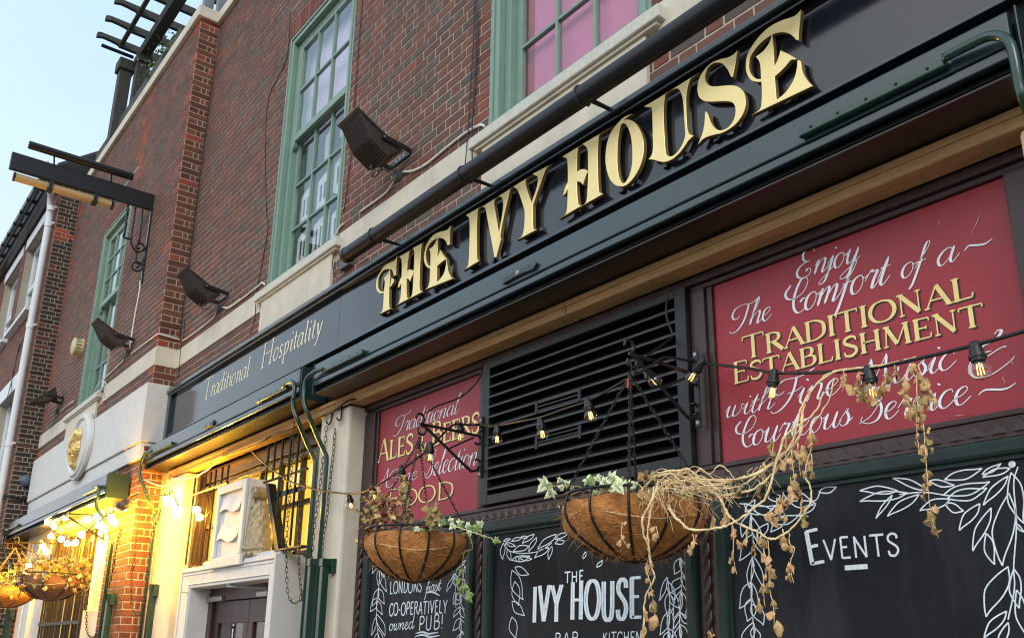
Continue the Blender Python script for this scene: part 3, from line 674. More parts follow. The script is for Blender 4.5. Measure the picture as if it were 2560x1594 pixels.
letter('T6', [[[(1520,135,1),(1470,190),(1400,225),(1280,265),(1150,330),(1030,430),(920,570),(850,700),(832,840),(850,940),(900,1010),(970,1030),(1028,1028,1),(1028,998,1),(970,1000),(910,960),(872,880),(872,770),(900,690),(980,580),(1080,490),(1180,430),(1280,405),(1370,420),(1430,460),(1470,505,1),(1490,505,1),(1495,400),(1510,260)]],
 [[(1160,450,1),(1130,540),(1060,640),(960,718,1),(1000,770),(1018,850),(1028,1000),(1035,1150),(1030,1300),(1010,1380),(935,1435,1),(1670,1085,1),(1620,1040),(1560,950),(1530,860),(1520,780),(1485,765,1),(1475,870),(1440,1000),(1370,1120),(1300,1200),(1215,1265,1),(1200,1100),(1190,950),(1185,800),(1175,600)]],
 [[(1185,860,1),(1230,770),(1255,700),(1268,645,1),(1370,690),(1468,750,1),(1400,760),(1330,840),(1260,910),(1195,968,1)]]])

# ================================================================ awning cassettes
YA = -.207
def awning(label, x0, x1, zb, zt, ya, yback, group='awning boxes over the ground floor'):
    t = thing('awning_box', label, 'awning', ((x0+x1)/2, ya, zb), group=group)
    zg = zb+(zt-zb)*.24
    MB().box(x0+.02, x1-.02, ya, ya+.03, zg+.0035, zt).build('front_bar', DKGREEN, t, bevel=.008)
    MB().box(x0+.02, x1-.02, ya, ya+.03, zb, zg-.0035).build('front_bar_lip', DKGREEN, t, bevel=.005)
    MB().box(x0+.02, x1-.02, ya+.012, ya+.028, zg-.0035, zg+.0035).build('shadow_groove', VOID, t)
    MB().box(x0+.015, x1-.015, ya+.045, yback, zb-.02, zt-.025).build('housing', TRIMBLK, t)
    MB().box(x0, x1, ya+.018, yback+.0, zb-.052, zb-.044).build('soffit_plate', SOFFIT, t)
    for xa, xb in ((x0-.006, x0), (x1, x1+.006)): MB().box(xa, xb, ya+.004, yback, zb-.055, zt+.01).build('end_plate', DKGREEN, t, bevel=.002)
    return t
AW1 = awning('long dark green awning box under the gold letters', -5.892, -.915, 3.437, 3.607, YA, .013)
AW2 = awning('dark green awning box over the doorway, lit yellow underneath', -9.866, -6.105, 3.452, 3.64, YA, .013)
AW3 = awning('awning box at left under the white stone course, glowing bulbs below', -15.72, -10.165, 3.16, 3.365, -.494, -.262)
def slot_arm(t, k, a, b, ya, pipe=None, holes=5, flip=False):
    """slotted flat arm on the front bar, then a bent pipe; a,b are its ends, pipe a list of (crop,u,v,y)"""
    A, B = P(k, *a, ya-.03), P(k, *b, ya-.03); B.z = A.z = (A.z+B.z)/2
    lo, hi = (A, B) if A.x < B.x else (B, A); h = .017
    arm = MB().box(lo.x, hi.x, ya-.032, ya-.004, A.z-h, A.z+h); ar = arm.build('support_arm', GREENARM, t, bevel=.006)
    hm = MB()
    for i in range(holes):
        x = lo.x+(hi.x-lo.x)*(i+.5)/holes; hm.lathe([(.0001, 0), (.006, 0)], (x, ya-.0335, A.z+.003), 10, Matrix.Rotation(math.pi/2, 4, 'X'))
    hm.build('screw_hole', VOID, ar)
    if pipe:
        pts = [P(k2, u, v, y) if not isinstance(k2, Vector) else k2 for k2, u, v, y in pipe]
        end = pts[-1]; pts.append(Vector((end.x, end.y, .25)))
        up = spl3(pts[:-1], 5)+[pts[-1]]
        MB().tube(up, .0165, 12).build('bent_pipe', GREENARM, t, smooth=True)
    return A
slot_arm(AW1, 'D', (215,960), (1255,435), YA, [('D',1255,415,YA-.03),('D',1420,330,YA-.035),('D',1560,265,YA-.04),('D',1660,262,YA-.042),('D',1730,320,YA-.042),('D',1765,450,YA-.042),('D',1790,600,YA-.035),('D',1826,715,YA-.02),('D',1880,840,YA+.05),('D',1925,960,YA+.13)])
slot_arm(AW1, 'h', (430,225), (930,0), YA, [('h',440,215,YA-.03),('h',390,225,YA-.035),('h',310,265,YA-.04),('h',240,330,YA-.042),('h',212,430,YA-.042),('h',203,560,YA-.042),('h',212,660,YA-.035),('h',255,780,YA-.01),('h',350,1010,YA+.06),('h',450,1230,YA+.125),('h',484,1310,YA+.145),('h',484,1400,YA+.15)])
slot_arm(AW2, 'i', (1320,515), (1690,330), YA, [('i',1650,335,YA-.03),('i',1720,275,YA-.04),('i',1775,275,YA-.042),('i',1795,340,YA-.042),('i',1785,480,YA-.042),('h',62,600,YA-.042),('h',75,720,YA-.03),('h',130,870,YA),('h',230,1120,YA+.08),('h',325,1330,YA+.14),('h',345,1400,YA+.15)])
slot_arm(AW2, 'j', (185,350), (440,245), YA, [('j',200,340,YA-.03),('j',130,360,YA-.04),('j',85,430,YA-.042),('j',55,540,YA-.042),('j',50,640,YA-.042),('j',90,760,YA-.01),('j',160,950,YA+.05),('j',225,1110,YA+.12),('j',240,1180,YA+.13)])
slot_arm(AW3, 'm', (1040,480), (1225,380), -.494, [('m',1190,380,-.52),('m',1240,375,-.53),('m',1235,480,-.53),('m',1213,600,-.53),('m',1240,690,-.5),('m',1320,810,-.44),('m',1395,1020,-.37),('m',1412,1090,-.36),('m',1405,1160,-.355)])
slot_arm(AW3, 'm', (110,910), (220,865), -.494, [('m',120,925,-.52),('m',70,930,-.53),('m',45,1010,-.53),('m',32,1110,-.53),('m',75,1220,-.47),('m',165,1430,-.40),('n',190,560,-.37),('n',180,700,-.36)])
# maker's badge on the cassettes
def badge(t, k, c, w, full):
    q = P(k, *c, YA-.004); b = MB()
    b.prism([(q.x-w, q.z), (q.x-w*.84, q.z+.024), (q.x-w*.25, q.z+.022), (q.x-.014, q.z+.006), (q.x+.014, q.z+.006), (q.x+w*.25, q.z+.022), (q.x+w*.84, q.z+.024), (q.x+w, q.z), (q.x+w*.84, q.z-.024), (q.x+w*.25, q.z-.018), (q.x-w*.25, q.z-.018), (q.x-w*.84, q.z-.024)], YA-.018, YA-.0005)
    bb = b.build('maker_badge', DKGREEN, t, bevel=.002)
    MB().lathe([(.0001, .004), (.011, .003), (.013, 0)], (q.x, YA-.019, q.z), 12, Matrix.Rotation(math.pi/2, 4, 'X')).build('badge_screw', STEEL, bb)
    return q, bb
Q1, BB1 = badge(AW1, 'r5', (1440, 760), .155, True)
Q2, BB2 = badge(AW2, 'i', (730, 810), .12, False)

# tube light over the fascia
TL = thing('tube_light', 'long black tubular sign light on brackets above the gold letters', 'light', (-3.4, -.22, 4.34), group='black tubular lights')
yt = -.24
A = P('s', 1560, 430, yt); B = P('C', 1560, -40, yt)
ra = .5*(P('C',0,940,yt)-P('C',0,1110,yt)).length*.70
z = (P('C',0,1025,yt).z); 
x0t = P('s', 1545, 425, yt).x
MB().tube([(x0t, yt, z), (-1.0, yt, z)], ra, 24).build('tube', TUBE, TL, smooth=False, auto=True)
MB().tube([(x0t-.012, yt, z), (x0t+.025, yt, z)], ra*1.06, 24).build('end_cap', BLACKM, TL)
for (k, u, v) in (('F', 1010, 175), ('T2', 400, 240), ('C', 690, 690)):
    q = P(k, u, v, -.08); MB().box(q.x-.012, q.x+.012, yt+ra*.6, -.045, 4.292, 4.300).build('bracket', BLACKM, TL)
    MB().tube([(q.x, yt+ra*.5, z-ra*.6), (q.x, -.06, 4.296)], .009, 6).build('bracket', BLACKM, TL)
    r_ = ra*1.05; MB().tube([(q.x-.03, yt+r_*math.cos(a_), z+r_*math.sin(a_)) for a_ in [i*math.pi/8 for i in range(-2, 12)]], .007, 6).build('clip', BLACKM, TL)
for (k, u, v) in (('F', 862, 128), ('q', 1400, 1120), ('C', 530, 600)):
    q = P(k, u, v, yt+.02); MB().tube([(q.x+.03*math.cos(a_), yt+.03, z+ra+.012+.022*math.sin(a_)) for a_ in [i*math.pi/6 for i in range(7)]], .006, 6).build('eye_hook', BLACKM, TL)
MB().box(P('s',1480,460,-.03).x, P('s',1600,460,-.03).x, -.05, -.0, P('s',1490,580,-.03).z, P('s',1490,470,-.03).z).build('junction_box', GREYBOX, TL, bevel=.006)

# ================================================================ doorway
YD = -.02
DS = thing('door_surround', 'white moulded door surround with tall carved keystone block', 'door surround', (-7.8, YD, 0))
def sur(x0, x1, y0, y1, z0, z1, nm='surround', bv=.006, m=STONE2): return MB().box(x0, x1, y0, y1, z0, z1).build(nm, m, DS, bevel=bv)
sur(-8.875, -8.57, YD, YF+.15, 0, 2.303, 'jamb'); sur(-6.80, -6.707, YD, YF+.15, 0, 2.303, 'jamb'); sur(-8.57, -6.80, YD, YF+.15, 2.113, 2.303, 'lintel')
for zz_, d_ in ((2.262, .012), (2.232, .006), (2.142, .010)): 
    x0 = -8.84 + (2.262-zz_)*2; x1 = -6.73-(2.262-zz_)*.6; MB().box(x0, x1, YD-d_, YD-.0005, zz_, zz_+.012 if zz_ != 2.142 else zz_+.008).build('moulding', STONE2, DS, bevel=.003)
MB().box(-8.82, -8.80, YD-.009, YD-.0005, 0, 2.261).build('moulding', STONE2, DS, bevel=.003)
MB().box(-8.60, -8.585, YD-.008, YD-.0005, 0, 2.141).build('moulding', STONE2, DS, bevel=.003)
YK = -.06
KX0, KX1, KZ1 = -8.03, -7.352, 2.985
sur(KX0, KX1, YK+.03, YF-.01, 2.304, KZ1, 'keystone', .01)
for a in ((KX0, KX0+.075, 2.34, KZ1), (KX1-.075, KX1, 2.34, KZ1), (KX0+.075, KX1-.075, KZ1-.075, KZ1), (KX0-.02, KX1+.02, 2.254, 2.34)): sur(a[0], a[1], YK, YK+.029, a[2], a[3], 'keystone_frame', .006)
# wavy cloth-like relief on the keystone
wv = MB(); 
def wavy(z0, z1, ph):
    N = 24; xa, xb = KX0+.11, KX1-.10
    f = lambda t: .022*math.sin(t*2*math.pi*1.05+ph)
    for i in range(N):
        t0, t1 = i/N, (i+1)/N; X0, X1 = xa+(xb-xa)*t0, xa+(xb-xa)*t1
        wv.add([(X0, YK+.001, z0+f(t0)), (X1, YK+.001, z0+f(t1)), (X1, YK+.029, z0+f(t1)), (X0, YK+.029, z0+f(t0)), (X0, YK+.026, z1+f(t0)), (X1, YK+.026, z1+f(t1))], [(0,1,2,3), (0,4,5,1)])
wavy(2.74, 2.86, 0); wavy(2.485, 2.62, .5)
wv.build('wavy_relief', STONE2, DS, smooth=False)
MB().box(KX0+.06, KX1+.62, .03, YF, 2.304, 2.345).build('ledge', STONE2, DS, bevel=.01); MB().box(-8.45, KX0-.002, .03, YF, 2.304, 2.345).build('ledge', STONE2, DS, bevel=.01)
# gilded side brackets: a scroll over a swag of overlapping leaves
def swag(xs, side, label):
    t = thing('gilded_bracket', label, 'carving', (xs, .05, 2.35), group='gilded brackets flanking the keystone')
    x1 = xs+side*.24
    sc = MB(); Rm = Matrix.Rotation(math.pi/2, 4, 'X')
    zc = 2.855; yc = -.005
    M_ = Matrix.Rotation(math.pi/2, 4, 'X')
    sc.lathe([(.001, .004), (.018, .006), (.02, 0), (.032, .002), (.042, .010), (.05, 0), (.05, -.03), (.045, -.035), (.05, -.045), (.05, -.09), (.045, -.10), (.048, -.14), (.001, -.14)], (xs+side*.065, yc-.008, zc), 20, M_)
    sc.build('scroll', GOLDOLD, t, smooth=False, auto=True)
    rr = random.Random(8 if side > 0 else 9); leaf = MB()
    nr = 9; yb = YF-.03
    for r_ in range(nr):
        f_ = r_/(nr-1); z_ = zc-.055-r_*.048; w_ = .055+.10*f_**1.3; dd = .095+.025*f_
        cnt = 3+(r_ > 2)+(r_ > 5)
        for c_ in range(cnt):
            ph = math.radians(8+100*(c_+.5+.5*(r_ % 2)-.25)/cnt); X = xs+side*w_*math.sin(ph); Y = yb-dd*math.cos(ph)
            nrm = Vector((side*math.sin(ph)*.8, -math.cos(ph), .15)).normalized(); tan = Vector((side*math.cos(ph), math.sin(ph), 0)).normalized()
            L = .098+.02*rr.random(); W_ = .030+.006*rr.random()+.006*f_
            prof = [(0, .0), (.7, .15), (1, .45), (.7, .78), (0, 1.06), (-.7, .78), (-1, .45), (-.7, .15)]; n0 = len(leaf.v); O = Vector((X, Y, z_+.02))
            up_ = Vector((0, 0, 1)); leaf.v.append(tuple(O-up_*L*.15+nrm*.012)); leaf.v.append(tuple(O-up_*L*.62+nrm*.016))
            for a_, b_ in prof: leaf.v.append(tuple(O+tan*(a_*W_+rr.uniform(-.003, .003))-up_*b_*L+nrm*(.006+.016*b_-.006*abs(a_))))
            for q_ in range(8): leaf.f.append((n0+(0 if q_ in (0, 7) else 1), n0+2+q_, n0+2+(q_+1) % 8))
            leaf.f += [(n0, n0+3, n0+1), (n0, n0+1, n0+9)]
    leaf.build('leaf_swag', GOLDOLD, t, smooth=False, recalc=False)
    core = MB(); K_ = 8
    for i_ in range(6):
        f_ = i_/5; z_ = 2.80-.43*f_; w_ = .045+.095*f_**1.3; dd = .082+.025*f_
        for k_ in range(K_+1): ph = math.radians(105*k_/K_); core.v.append((xs+side*w_*math.sin(ph), yb-dd*math.cos(ph), z_))
    for i_ in range(5):
        for k_ in range(K_): o_ = i_*(K_+1)+k_; core.f.append((o_, o_+1, o_+K_+2, o_+K_+1))
    core.build('swag_core', GOLDOLD, t)
    bl = MB()
    for i in range(9):
        ph = math.radians(5+95*i/8); X = xs+side*(.155*math.sin(ph)); r_ = .020+.006*rr.random(); bl.lathe([(r_*math.sin(a), r_*math.cos(a)) for a in [math.pi*k/6 for k in range(7)]], (X, YF-.03-.13*math.cos(ph), 2.375+.02*rr.random()), 8)
    bl.build('fruit', GOLDOLD, t, smooth=True)
swag(KX1+.004, 1, 'gilded scroll and leaf carving at the right of the white keystone')
swag(KX0-.004, -1, 'gilded leaf carving half hidden at the left of the white keystone')
# doors
DR = thing('double_door', 'maroon double doors with narrow glazed panes and steel closers', 'door', (-7.68, .24, 0))
YO = .20
MB().box(-8.57, -6.80, YO-.03, YO+.1, 2.0, 2.113).build('frame_head', MAROON, DR)
MB().box(-8.57, -8.47, YO-.03, YO+.1, 0, 2.0).build('frame_jamb', MAROON, DR); MB().box(-6.86, -6.80, YO-.03, YO+.1, 0, 2.0).build('frame_jamb', MAROON, DR)
for x0, x1 in ((-8.465, -7.665), (-7.658, -6.865)):
    lf = MB(); lf.box(x0, x1, YO, YO+.045, 1.80, 1.995); lf.box(x0, x0+.10, YO, YO+.045, .05, 1.80); lf.box(x1-.10, x1, YO, YO+.045, .05, 1.80); lf.box(x0+.37, x0+.43, YO, YO+.045, .9, 1.80); lf.box(x0+.10, x1-.10, YO, YO+.045, .05, .9)
    dl = lf.build('door_leaf', MAROON, DR, bevel=.004)
    for a, b_ in ((x0+.10, x0+.37), (x0+.43, x1-.10)): MB().box(a, b_, YO+.02, YO+.024, .9, 1.80).build('pane', GLASS, dl)
MB().box(-10.2, -6.6, YO+.5, YO+.52, 0, 2.2).build('lit_hall', CURTO, DR); MB().box(-10.2, -6.7, YO+.12, YO+.5, 2.12, 2.14).build('hall_ceiling', MAROON, DR); MB().box(-6.7, -6.68, YO+.1, YO+.5, 0, 2.12).build('hall_wall', MAROON, DR)
for (k, a, b_) in (('l', (555, 945), (800, 930)), ('l', (1320, 865), (1480, 835))):
    p, q = P(k, *a, YO-.05), P(k, *b_, YO-.05)
    MB().box(p.x, q.x, YO-.06, YO-.001, p.z-.022, p.z+.028).build('door_closer', STEEL, DR, bevel=.008)
for (k, pts) in (('l', [(210,828,YD-.05),(420,828,.05),(640,822,YO-.05)]), ('l', [(875,722,YD-.0),(1060,725,.06),(1475,762,YO-.05)]), ('l', [(875,745,YD-.0),(1200,760,.08),(1475,770,YO-.05)])):
    MB().tube([P(k, u, v, y) for u, v, y in pts], .008, 6).build('closer_arm', STEEL, DR)
# notice stuck inside the door pane
nx = P('l', 900, 1370, YO+.01); n2 = P('l', 970, 1370, YO+.01)
MB().box(nx.x, n2.x, YO+.012, YO+.014, nx.z-.16, nx.z).build('notice', PAPERM, DR)
lg = MB()
for i in range(6): a = P('l', 930, 1225+i*20, YO+.01); b_ = P('l', 980, 1222+i*20, YO+.01); lg.box(a.x, b_.x, YO+.012, YO+.014, a.z-.004, a.z+.004)
lg.build('sticker_lines', PAPERM, DR)
bkg = MB()
for i in range(3):
    bkg.box(nx.x+.01, n2.x-.01, YO+.010, YO+.0115, nx.z-.03-.022*i, nx.z-.036-.022*i)
bkg.build('notice_print', CHALK, DR)

# bay behind the doorway: maroon frame, lit overlights and iron grilles
timb = lambda *a, **k: timber(*a, **k)
timber(-9.15, -9.03, YF, YF+.1, 0, 3.25, 'post'); timber(-6.44, -6.33, YF, YF+.1, 0, 3.25, 'post'); timber(-6.25, -6.135, YF-.02, YF+.1, 0, 3.30, 'post'); timber(-6.33, -6.25, YF+.04, YF+.1, 0, 3.30, 'post')
rope(-9.09, .5, 2.33); rope(-6.385, .5, 2.30)
timber(-9.15, -6.135, YF+.03, YF+.1, 3.17, 3.304, 'header'); timber(-9.03, -6.44, YF+.02, YF+.1, 3.10, 3.135, 'header'); timber(-9.03, -8.9, YF, YF+.1, 2.30, 2.36, 'header')
OW = MB()
for x in np.linspace(-9.03, -6.44, 7): OW.box(x-.022, x+.022, YF+.08, YF+.12, 2.30, 3.10)
OW.box(-9.03, -6.44, YF+.08, YF+.12, 2.72, 2.76); OW.box(-9.03, -6.44, YF+.08, YF+.12, 2.30, 2.345)
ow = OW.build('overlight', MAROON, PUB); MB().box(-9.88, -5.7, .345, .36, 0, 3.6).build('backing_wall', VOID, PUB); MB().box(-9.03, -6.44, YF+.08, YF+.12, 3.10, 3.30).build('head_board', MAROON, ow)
MB().box(-9.03, -6.44, YF+.11, YF+.114, 2.32, 3.10).build('pane', GLASS, ow)
MB().box(-9.2, -6.3, YF+.16, YF+.17, 2.31, 3.12).build('lit_blind', CURTW, ow)
def grille(name_label, xs, y0, zt, zb, flare, rails, bar=.010, grp='iron window grilles over the doorway'):
    t = thing('window_grille', name_label, 'grille', (sum(xs)/len(xs), y0, zb), group=grp)
    for x in xs:
        MB().tube([(x, y0, zt), (x, y0-flare*.2, (zt+zb)/2), (x, y0-flare, zb)], bar, 6).build('bar', BLACKM, t)
    for z_, y_ in rails: MB().tube([(xs[0]-.02, y_, z_), (xs[-1]+.02, y_, z_)], bar*1.3, 6).build('rail', BLACKM, t)
    return t
GR = thing('window_grille', 'black iron grille with splayed side in front of the lit blind right of the keystone', 'grille', (-6.7, .05, 2.36))
yg = .055
top = P('y1', 725, 1000, yg); z_b = 2.36
bars = [('y1', 815, 330, 765, 960), ('y1', 915, 300, 860, 960), ('y1', 1030, 240, 890, 1500), ('y1', 1150, 210, 1040, 1500), ('y1', 1265, 200, 1150, 1500)]
for (k, u0, v0, u1, v1) in bars:
    a = P(k, u0, v0, yg); x = a.x
    lowz = 2.36 if v1 > 1000 else P(k, u1, v1, yg).z
    MB().tube([(x, yg, min(a.z, 3.26)), (x, yg, lowz)], .011, 6).build('bar', BLACKM, GR)
a, b_ = P('y1', 725, 1000, yg), P('y1', 1385, 795, yg); MB().tube([a, (b_.x, yg, a.z)], .011, 6).build('rail', BLACKM, GR)
a, b_ = P('y1', 860, 1200, yg), P('y1', 1300, 1110, yg); MB().box(a.x, b_.x+.03, yg+.01, yg+.02, a.z-.02, a.z+.02).build('rail', BLACKM, GR)
q0, q1, q2 = P('k', 1225, 230, yg-.03), P('k', 1345, 1075, yg-.03), P('k', 1395, 1085, yg-.03)
MB().add([q0, P('k',1260,240,yg-.03), q2, q1, q0+Vector((0,.07,0)), P('k',1260,240,yg-.03)+Vector((0,.07,0)), q2+Vector((0,.07,0)), q1+Vector((0,.07,0))], [(3,2,1,0), (4,5,6,7), (0,1,5,4), (1,2,6,5), (2,3,7,6), (3,0,4,7)]).build('side_plate', BLACKM, GR)
MB().box(q1.x, -6.34, yg-.04, yg+.05, q1.z-.012, q1.z).build('base_angle', BLACKM, GR)
grille('black iron bars in front of the lit blind left of the keystone', [P('j', u, 600, .05).x for u in (760, 830, 890, 950, 1010, 1090, 1160)], .05, 3.22, 2.36, 0, [(3.05, .05)], grp=None) 
# ================================================================ lettering: a small stroke alphabet
# strokes 'X:x,y x,y ...' with X = K thick straight, n thin straight, v pen stroke (thick where it runs down), s as v but medium
CAPS = {
'T': (.78, "K:39,100 39,0|n:1,100 77,100|n:1,100 0,84|n:77,100 78,84"), 'R': (.78, "K:16,100 16,0|v:16,100 42,100 60,88 60,66 44,53 16,53|K:36,53 76,0"),
'A': (.80, "n:41,100 6,0|K:41,100 76,0|n:17,34 64,34"), 'D': (.86, "K:16,100 16,0|v:16,100 46,99 74,80 80,50 74,20 46,1 16,0"), 'I': (.34, "K:17,100 17,0"),
'O': (.92, "v:46,101 20,92 5,65 5,35 20,8 46,-1 72,8 87,35 87,65 72,92 46,101"), 'N': (.88, "n:15,100 15,0|K:13,100 73,0|n:73,100 73,0"),
'L': (.66, "K:16,100 16,0|n:16,1 62,1|n:62,1 65,22"), 'E': (.68, "K:16,100 16,0|n:16,99 60,99|n:60,99 62,82|n:16,52 50,52|n:50,60 50,44|n:16,1 63,1|n:63,1 66,22"),
'S': (.62, "s:55,78 52,94 32,101 12,90 11,70 32,54 52,38 54,18 36,0 12,4 6,24"), 'B': (.74, "K:16,100 16,0|v:16,100 44,100 58,88 56,66 40,55 16,54|v:40,55 64,48 68,24 54,4 16,0"),
'H': (.88, "K:16,100 16,0|K:72,100 72,0|n:16,52 72,52"), 'M': (1.06, "n:16,100 11,0|K:16,100 52,6|n:52,6 88,100|K:88,100 93,0"), 'F': (.64, "K:16,100 16,0|n:16,99 60,99|n:60,99 62,82|n:16,52 48,52|n:48,60 48,44"),
'P': (.70, "K:16,100 16,0|v:16,100 46,100 62,86 62,64 44,50 16,50"), 'C': (.80, "v:72,80 66,94 44,101 18,90 5,62 5,38 18,10 44,-1 66,6 74,22"), 'V': (.78, "K:5,100 39,0|n:39,0 74,100"),
'Y': (.76, "K:5,100 38,48|n:72,100 38,48|K:38,48 38,0"), 'U': (.82, "K:14,100 14,30 20,8 40,-1 60,8 66,30|n:66,30 66,100"), 'K': (.80, "K:16,100 16,0|n:68,100 16,44|K:34,60 76,0"),
'G': (.84, "v:72,80 66,94 44,101 18,90 5,62 5,38 18,10 44,-1 70,10|K:70,10 70,42|n:50,42 80,42"),
'&': (.92, "v:84,52 70,20 44,-1 16,6 8,26 24,44 48,64 54,86 38,101 22,88 26,66 50,36 84,-1"), '-': (.46, "K:8,46 38,46"), '!': (.30, "K:15,100 15,30|K:15,8 15,0"), '~': (1.6, "v:4,20 30,38 60,42 90,34 120,32 150,54")}
# joined copperplate: x height 100, baseline 0; drawn with slant already in the engine
LOW = {
'a': (.82, "v:62,82 44,100 20,86 6,46 16,6 34,0 58,40|v:66,100 60,40 64,6 76,0 96,40"), 'b': (.72, "v:0,40 30,150 28,190 16,170 14,40 24,0 50,6 62,46 52,90 34,98"),
'c': (.66, "v:56,80 46,100 22,90 8,46 20,4 42,0 70,40"), 'd': (.84, "v:62,82 44,100 20,86 6,46 16,6 34,0 58,40|v:76,200 66,120 60,40 64,6 76,0 96,40"),
'e': (.62, "v:4,36 34,56 48,84 34,100 14,84 8,44 20,4 40,0 68,40"), 'f': (.50, "v:0,40 34,120 52,184 44,202 32,180 22,60 6,-60 -8,-92|n:4,78 50,84"),
'g': (.80, "v:62,82 44,100 20,86 6,46 16,6 34,0 58,40|v:66,100 60,0 46,-70 16,-86 14,-60 50,-20 92,36"), 'h': (.80, "v:0,36 34,150 36,196 24,180 12,60 8,0|v:8,30 34,84 54,96 60,70 56,10 66,0 90,40"),
'i': (.40, "v:0,40 22,98|v:22,98 14,30 20,4 32,0 54,40|K:28,140 30,148"), 'j': (.38, "v:0,40 24,98|v:24,98 16,0 2,-70 -26,-86 -26,-60 10,-20 50,36|K:30,140 32,148"),
'l': (.44, "v:0,40 36,150 38,196 26,184 14,60 14,8 28,0 54,40"), 'm': (1.16, "v:0,60 16,98 14,60 8,0|v:8,20 34,88 48,96 52,70 44,0|v:44,20 70,88 86,96 90,66 84,10 94,0 118,40"),
'n': (.82, "v:0,60 16,98 14,60 8,0|v:8,20 36,88 54,96 60,70 54,10 64,0 90,40"), 'o': (.70, "v:40,100 14,84 6,40 20,2 44,4 58,46 50,88 36,98|n:50,88 62,74 78,84"),
'p': (.80, "v:0,50 20,110 14,20 -6,-80|v:10,20 36,88 56,92 62,50 48,4 24,4"), 'r': (.62, "v:0,50 20,104 28,92|v:28,92 50,94 42,50 40,8 50,0 70,40"), 's': (.58, "v:0,30 32,100 30,86|v:30,86 48,44 42,6 20,0 8,16|n:42,6 68,40"),
't': (.50, "v:0,40 32,150|v:32,150 18,40 22,4 34,0 58,40|n:4,96 48,100"), 'u': (.84, "v:0,50 18,100|v:18,100 12,30 20,2 40,8 58,50|v:66,100 58,30 64,4 76,0 96,40"),
'v': (.70, "v:0,60 16,98 28,60 26,0|v:26,0 54,50 58,96 74,84"), 'w': (1.0, "v:0,50 18,100 14,30 24,0 44,16|v:52,98 46,30 56,0 78,20 90,60 86,98|n:86,98 104,84"), 'y': (.80, "v:0,60 18,100 14,40 24,4 44,16 58,60|v:68,100 56,0 36,-80 0,-90 -2,-66 44,-20 90,36")}
SCAP = {
'E': (.98, "v:116,170 106,200 76,206 48,178 44,132 66,108 82,114|v:66,108 26,92 -2,52 4,10 36,-4 74,14 84,46 66,56 54,40"), 'T': (1.02, "v:186,214 150,186 110,178 70,186 20,170 -6,120 6,86 30,84 44,104|v:110,178 92,110 64,40 24,-12 -14,-26 -34,-6"),
'C': (.92, "v:40,190 8,150 14,110 52,96 100,120 128,176 116,208 86,190 52,110 44,40 64,-2 100,14 116,56 100,80 78,60"), 'F': (.86, "v:176,210 130,186 90,180 40,186 0,150 -8,110 16,94 36,112|v:96,184 80,110 52,40 12,-10 -22,-20 -32,0|n:50,86 90,92 116,110"),
'M': (1.40, "v:-20,-8 20,60 70,200|v:70,200 66,100 48,0|v:48,0 96,110 134,206|v:134,206 124,100 116,10 134,-2 160,40"), 'S': (.88, "v:-20,0 40,40 96,140 118,196 100,214 76,190 78,140 88,70 66,8 24,-8 -8,14 0,44"),
'A': (1.06, "v:-16,20 -14,-4 20,4 70,100 118,204|v:118,204 108,100 100,8 114,-2 140,40|n:34,70 70,84 122,80"), 'H': (1.0, "K:40,200 20,0|K:110,200 90,0|n:30,104 100,104"),
'&': (1.0, "v:96,190 110,204 120,190 96,160 50,150 40,120 80,112|v:50,120 10,90 0,40 20,0 70,-10 130,20 150,40|v:60,88 110,108 130,104")}
ITAL = {'a': (.80, "v:60,90 40,100 16,80 6,40 16,6 34,2 56,36|K:66,98 62,12|n:62,12 72,0 84,14"), 'd': (.82, "v:60,90 40,100 16,80 6,40 16,6 34,2 56,36|K:66,172 62,12|n:62,12 72,0 84,14|n:54,166 66,174"),
'i': (.42, "K:22,98 20,12|n:20,12 30,0 44,16|n:6,84 22,98|K:24,138 26,152"), 't': (.48, "K:24,140 20,12|n:20,12 30,0 46,16|n:4,98 44,98"), 'o': (.74, "v:38,100 14,82 6,46 16,8 36,-1 58,18 66,56 56,92 38,100"),
'n': (.86, "K:20,98 18,0|n:4,84 20,98|v:20,60 38,92 56,97 66,78|K:66,78 62,14|n:62,14 72,0 86,16"), 'l': (.42, "K:24,174 20,12|n:20,12 30,0 44,16|n:10,166 24,176"), 'r': (.58, "K:20,98 18,0|n:4,84 20,98|v:20,60 36,92 54,97|K:53,97 54,84"),
's': (.56, "s:48,86 30,100 12,86 18,62 38,40 44,16 26,0 6,14"), 'p': (.80, "K:24,98 18,-62|n:6,-62 34,-62|n:6,84 24,98|v:24,70 42,96 62,90 68,54 54,12 30,4"), 'y': (.80, "K:16,98 32,10|n:4,90 18,100|v:70,98 46,6 22,-56 2,-58")}
def parse(d):
    out = []
    for s_ in d.split('|'):
        t, r = s_.split(':'); out.append((t, [tuple(float(q)/100 for q in p.split(',')) for p in r.split()]))
    return out
class Letters:
    """flat painted strokes standing 1.5 mm proud of a board facing -y"""
    def __init__(s, y): s.y = y; s.mb = MB(); s.k = 0
    def ribbon(s, pts, ws):
        if len(pts) < 2: return
        s.k += 1; y = s.y-.0002*(s.k % 6)
        L = []; n = len(pts)
        for i, p in enumerate(pts):
            a, b = pts[max(i-1, 0)], pts[min(i+1, n-1)]; t = Vector((b[0]-a[0], b[1]-a[1]))
            if t.length < 1e-9: t = Vector((1, 0))
            t.normalize(); nx, nz = -t.y*ws[i]/2, t.x*ws[i]/2
            L += [(p[0]+nx, y, p[1]+nz), (p[0]-nx, y, p[1]-nz)]
        s.mb.add(L, [(2*i, 2*i+1, 2*i+3, 2*i+2) for i in range(n-1)])
    def dot(s, p, r):
        s.k += 1; y = s.y-.0002*(s.k % 6); s.mb.add([(p[0]+r*math.cos(a), y, p[1]+r*math.sin(a)) for a in [-2*math.pi*i/8 for i in range(8)]], [tuple(range(8))])
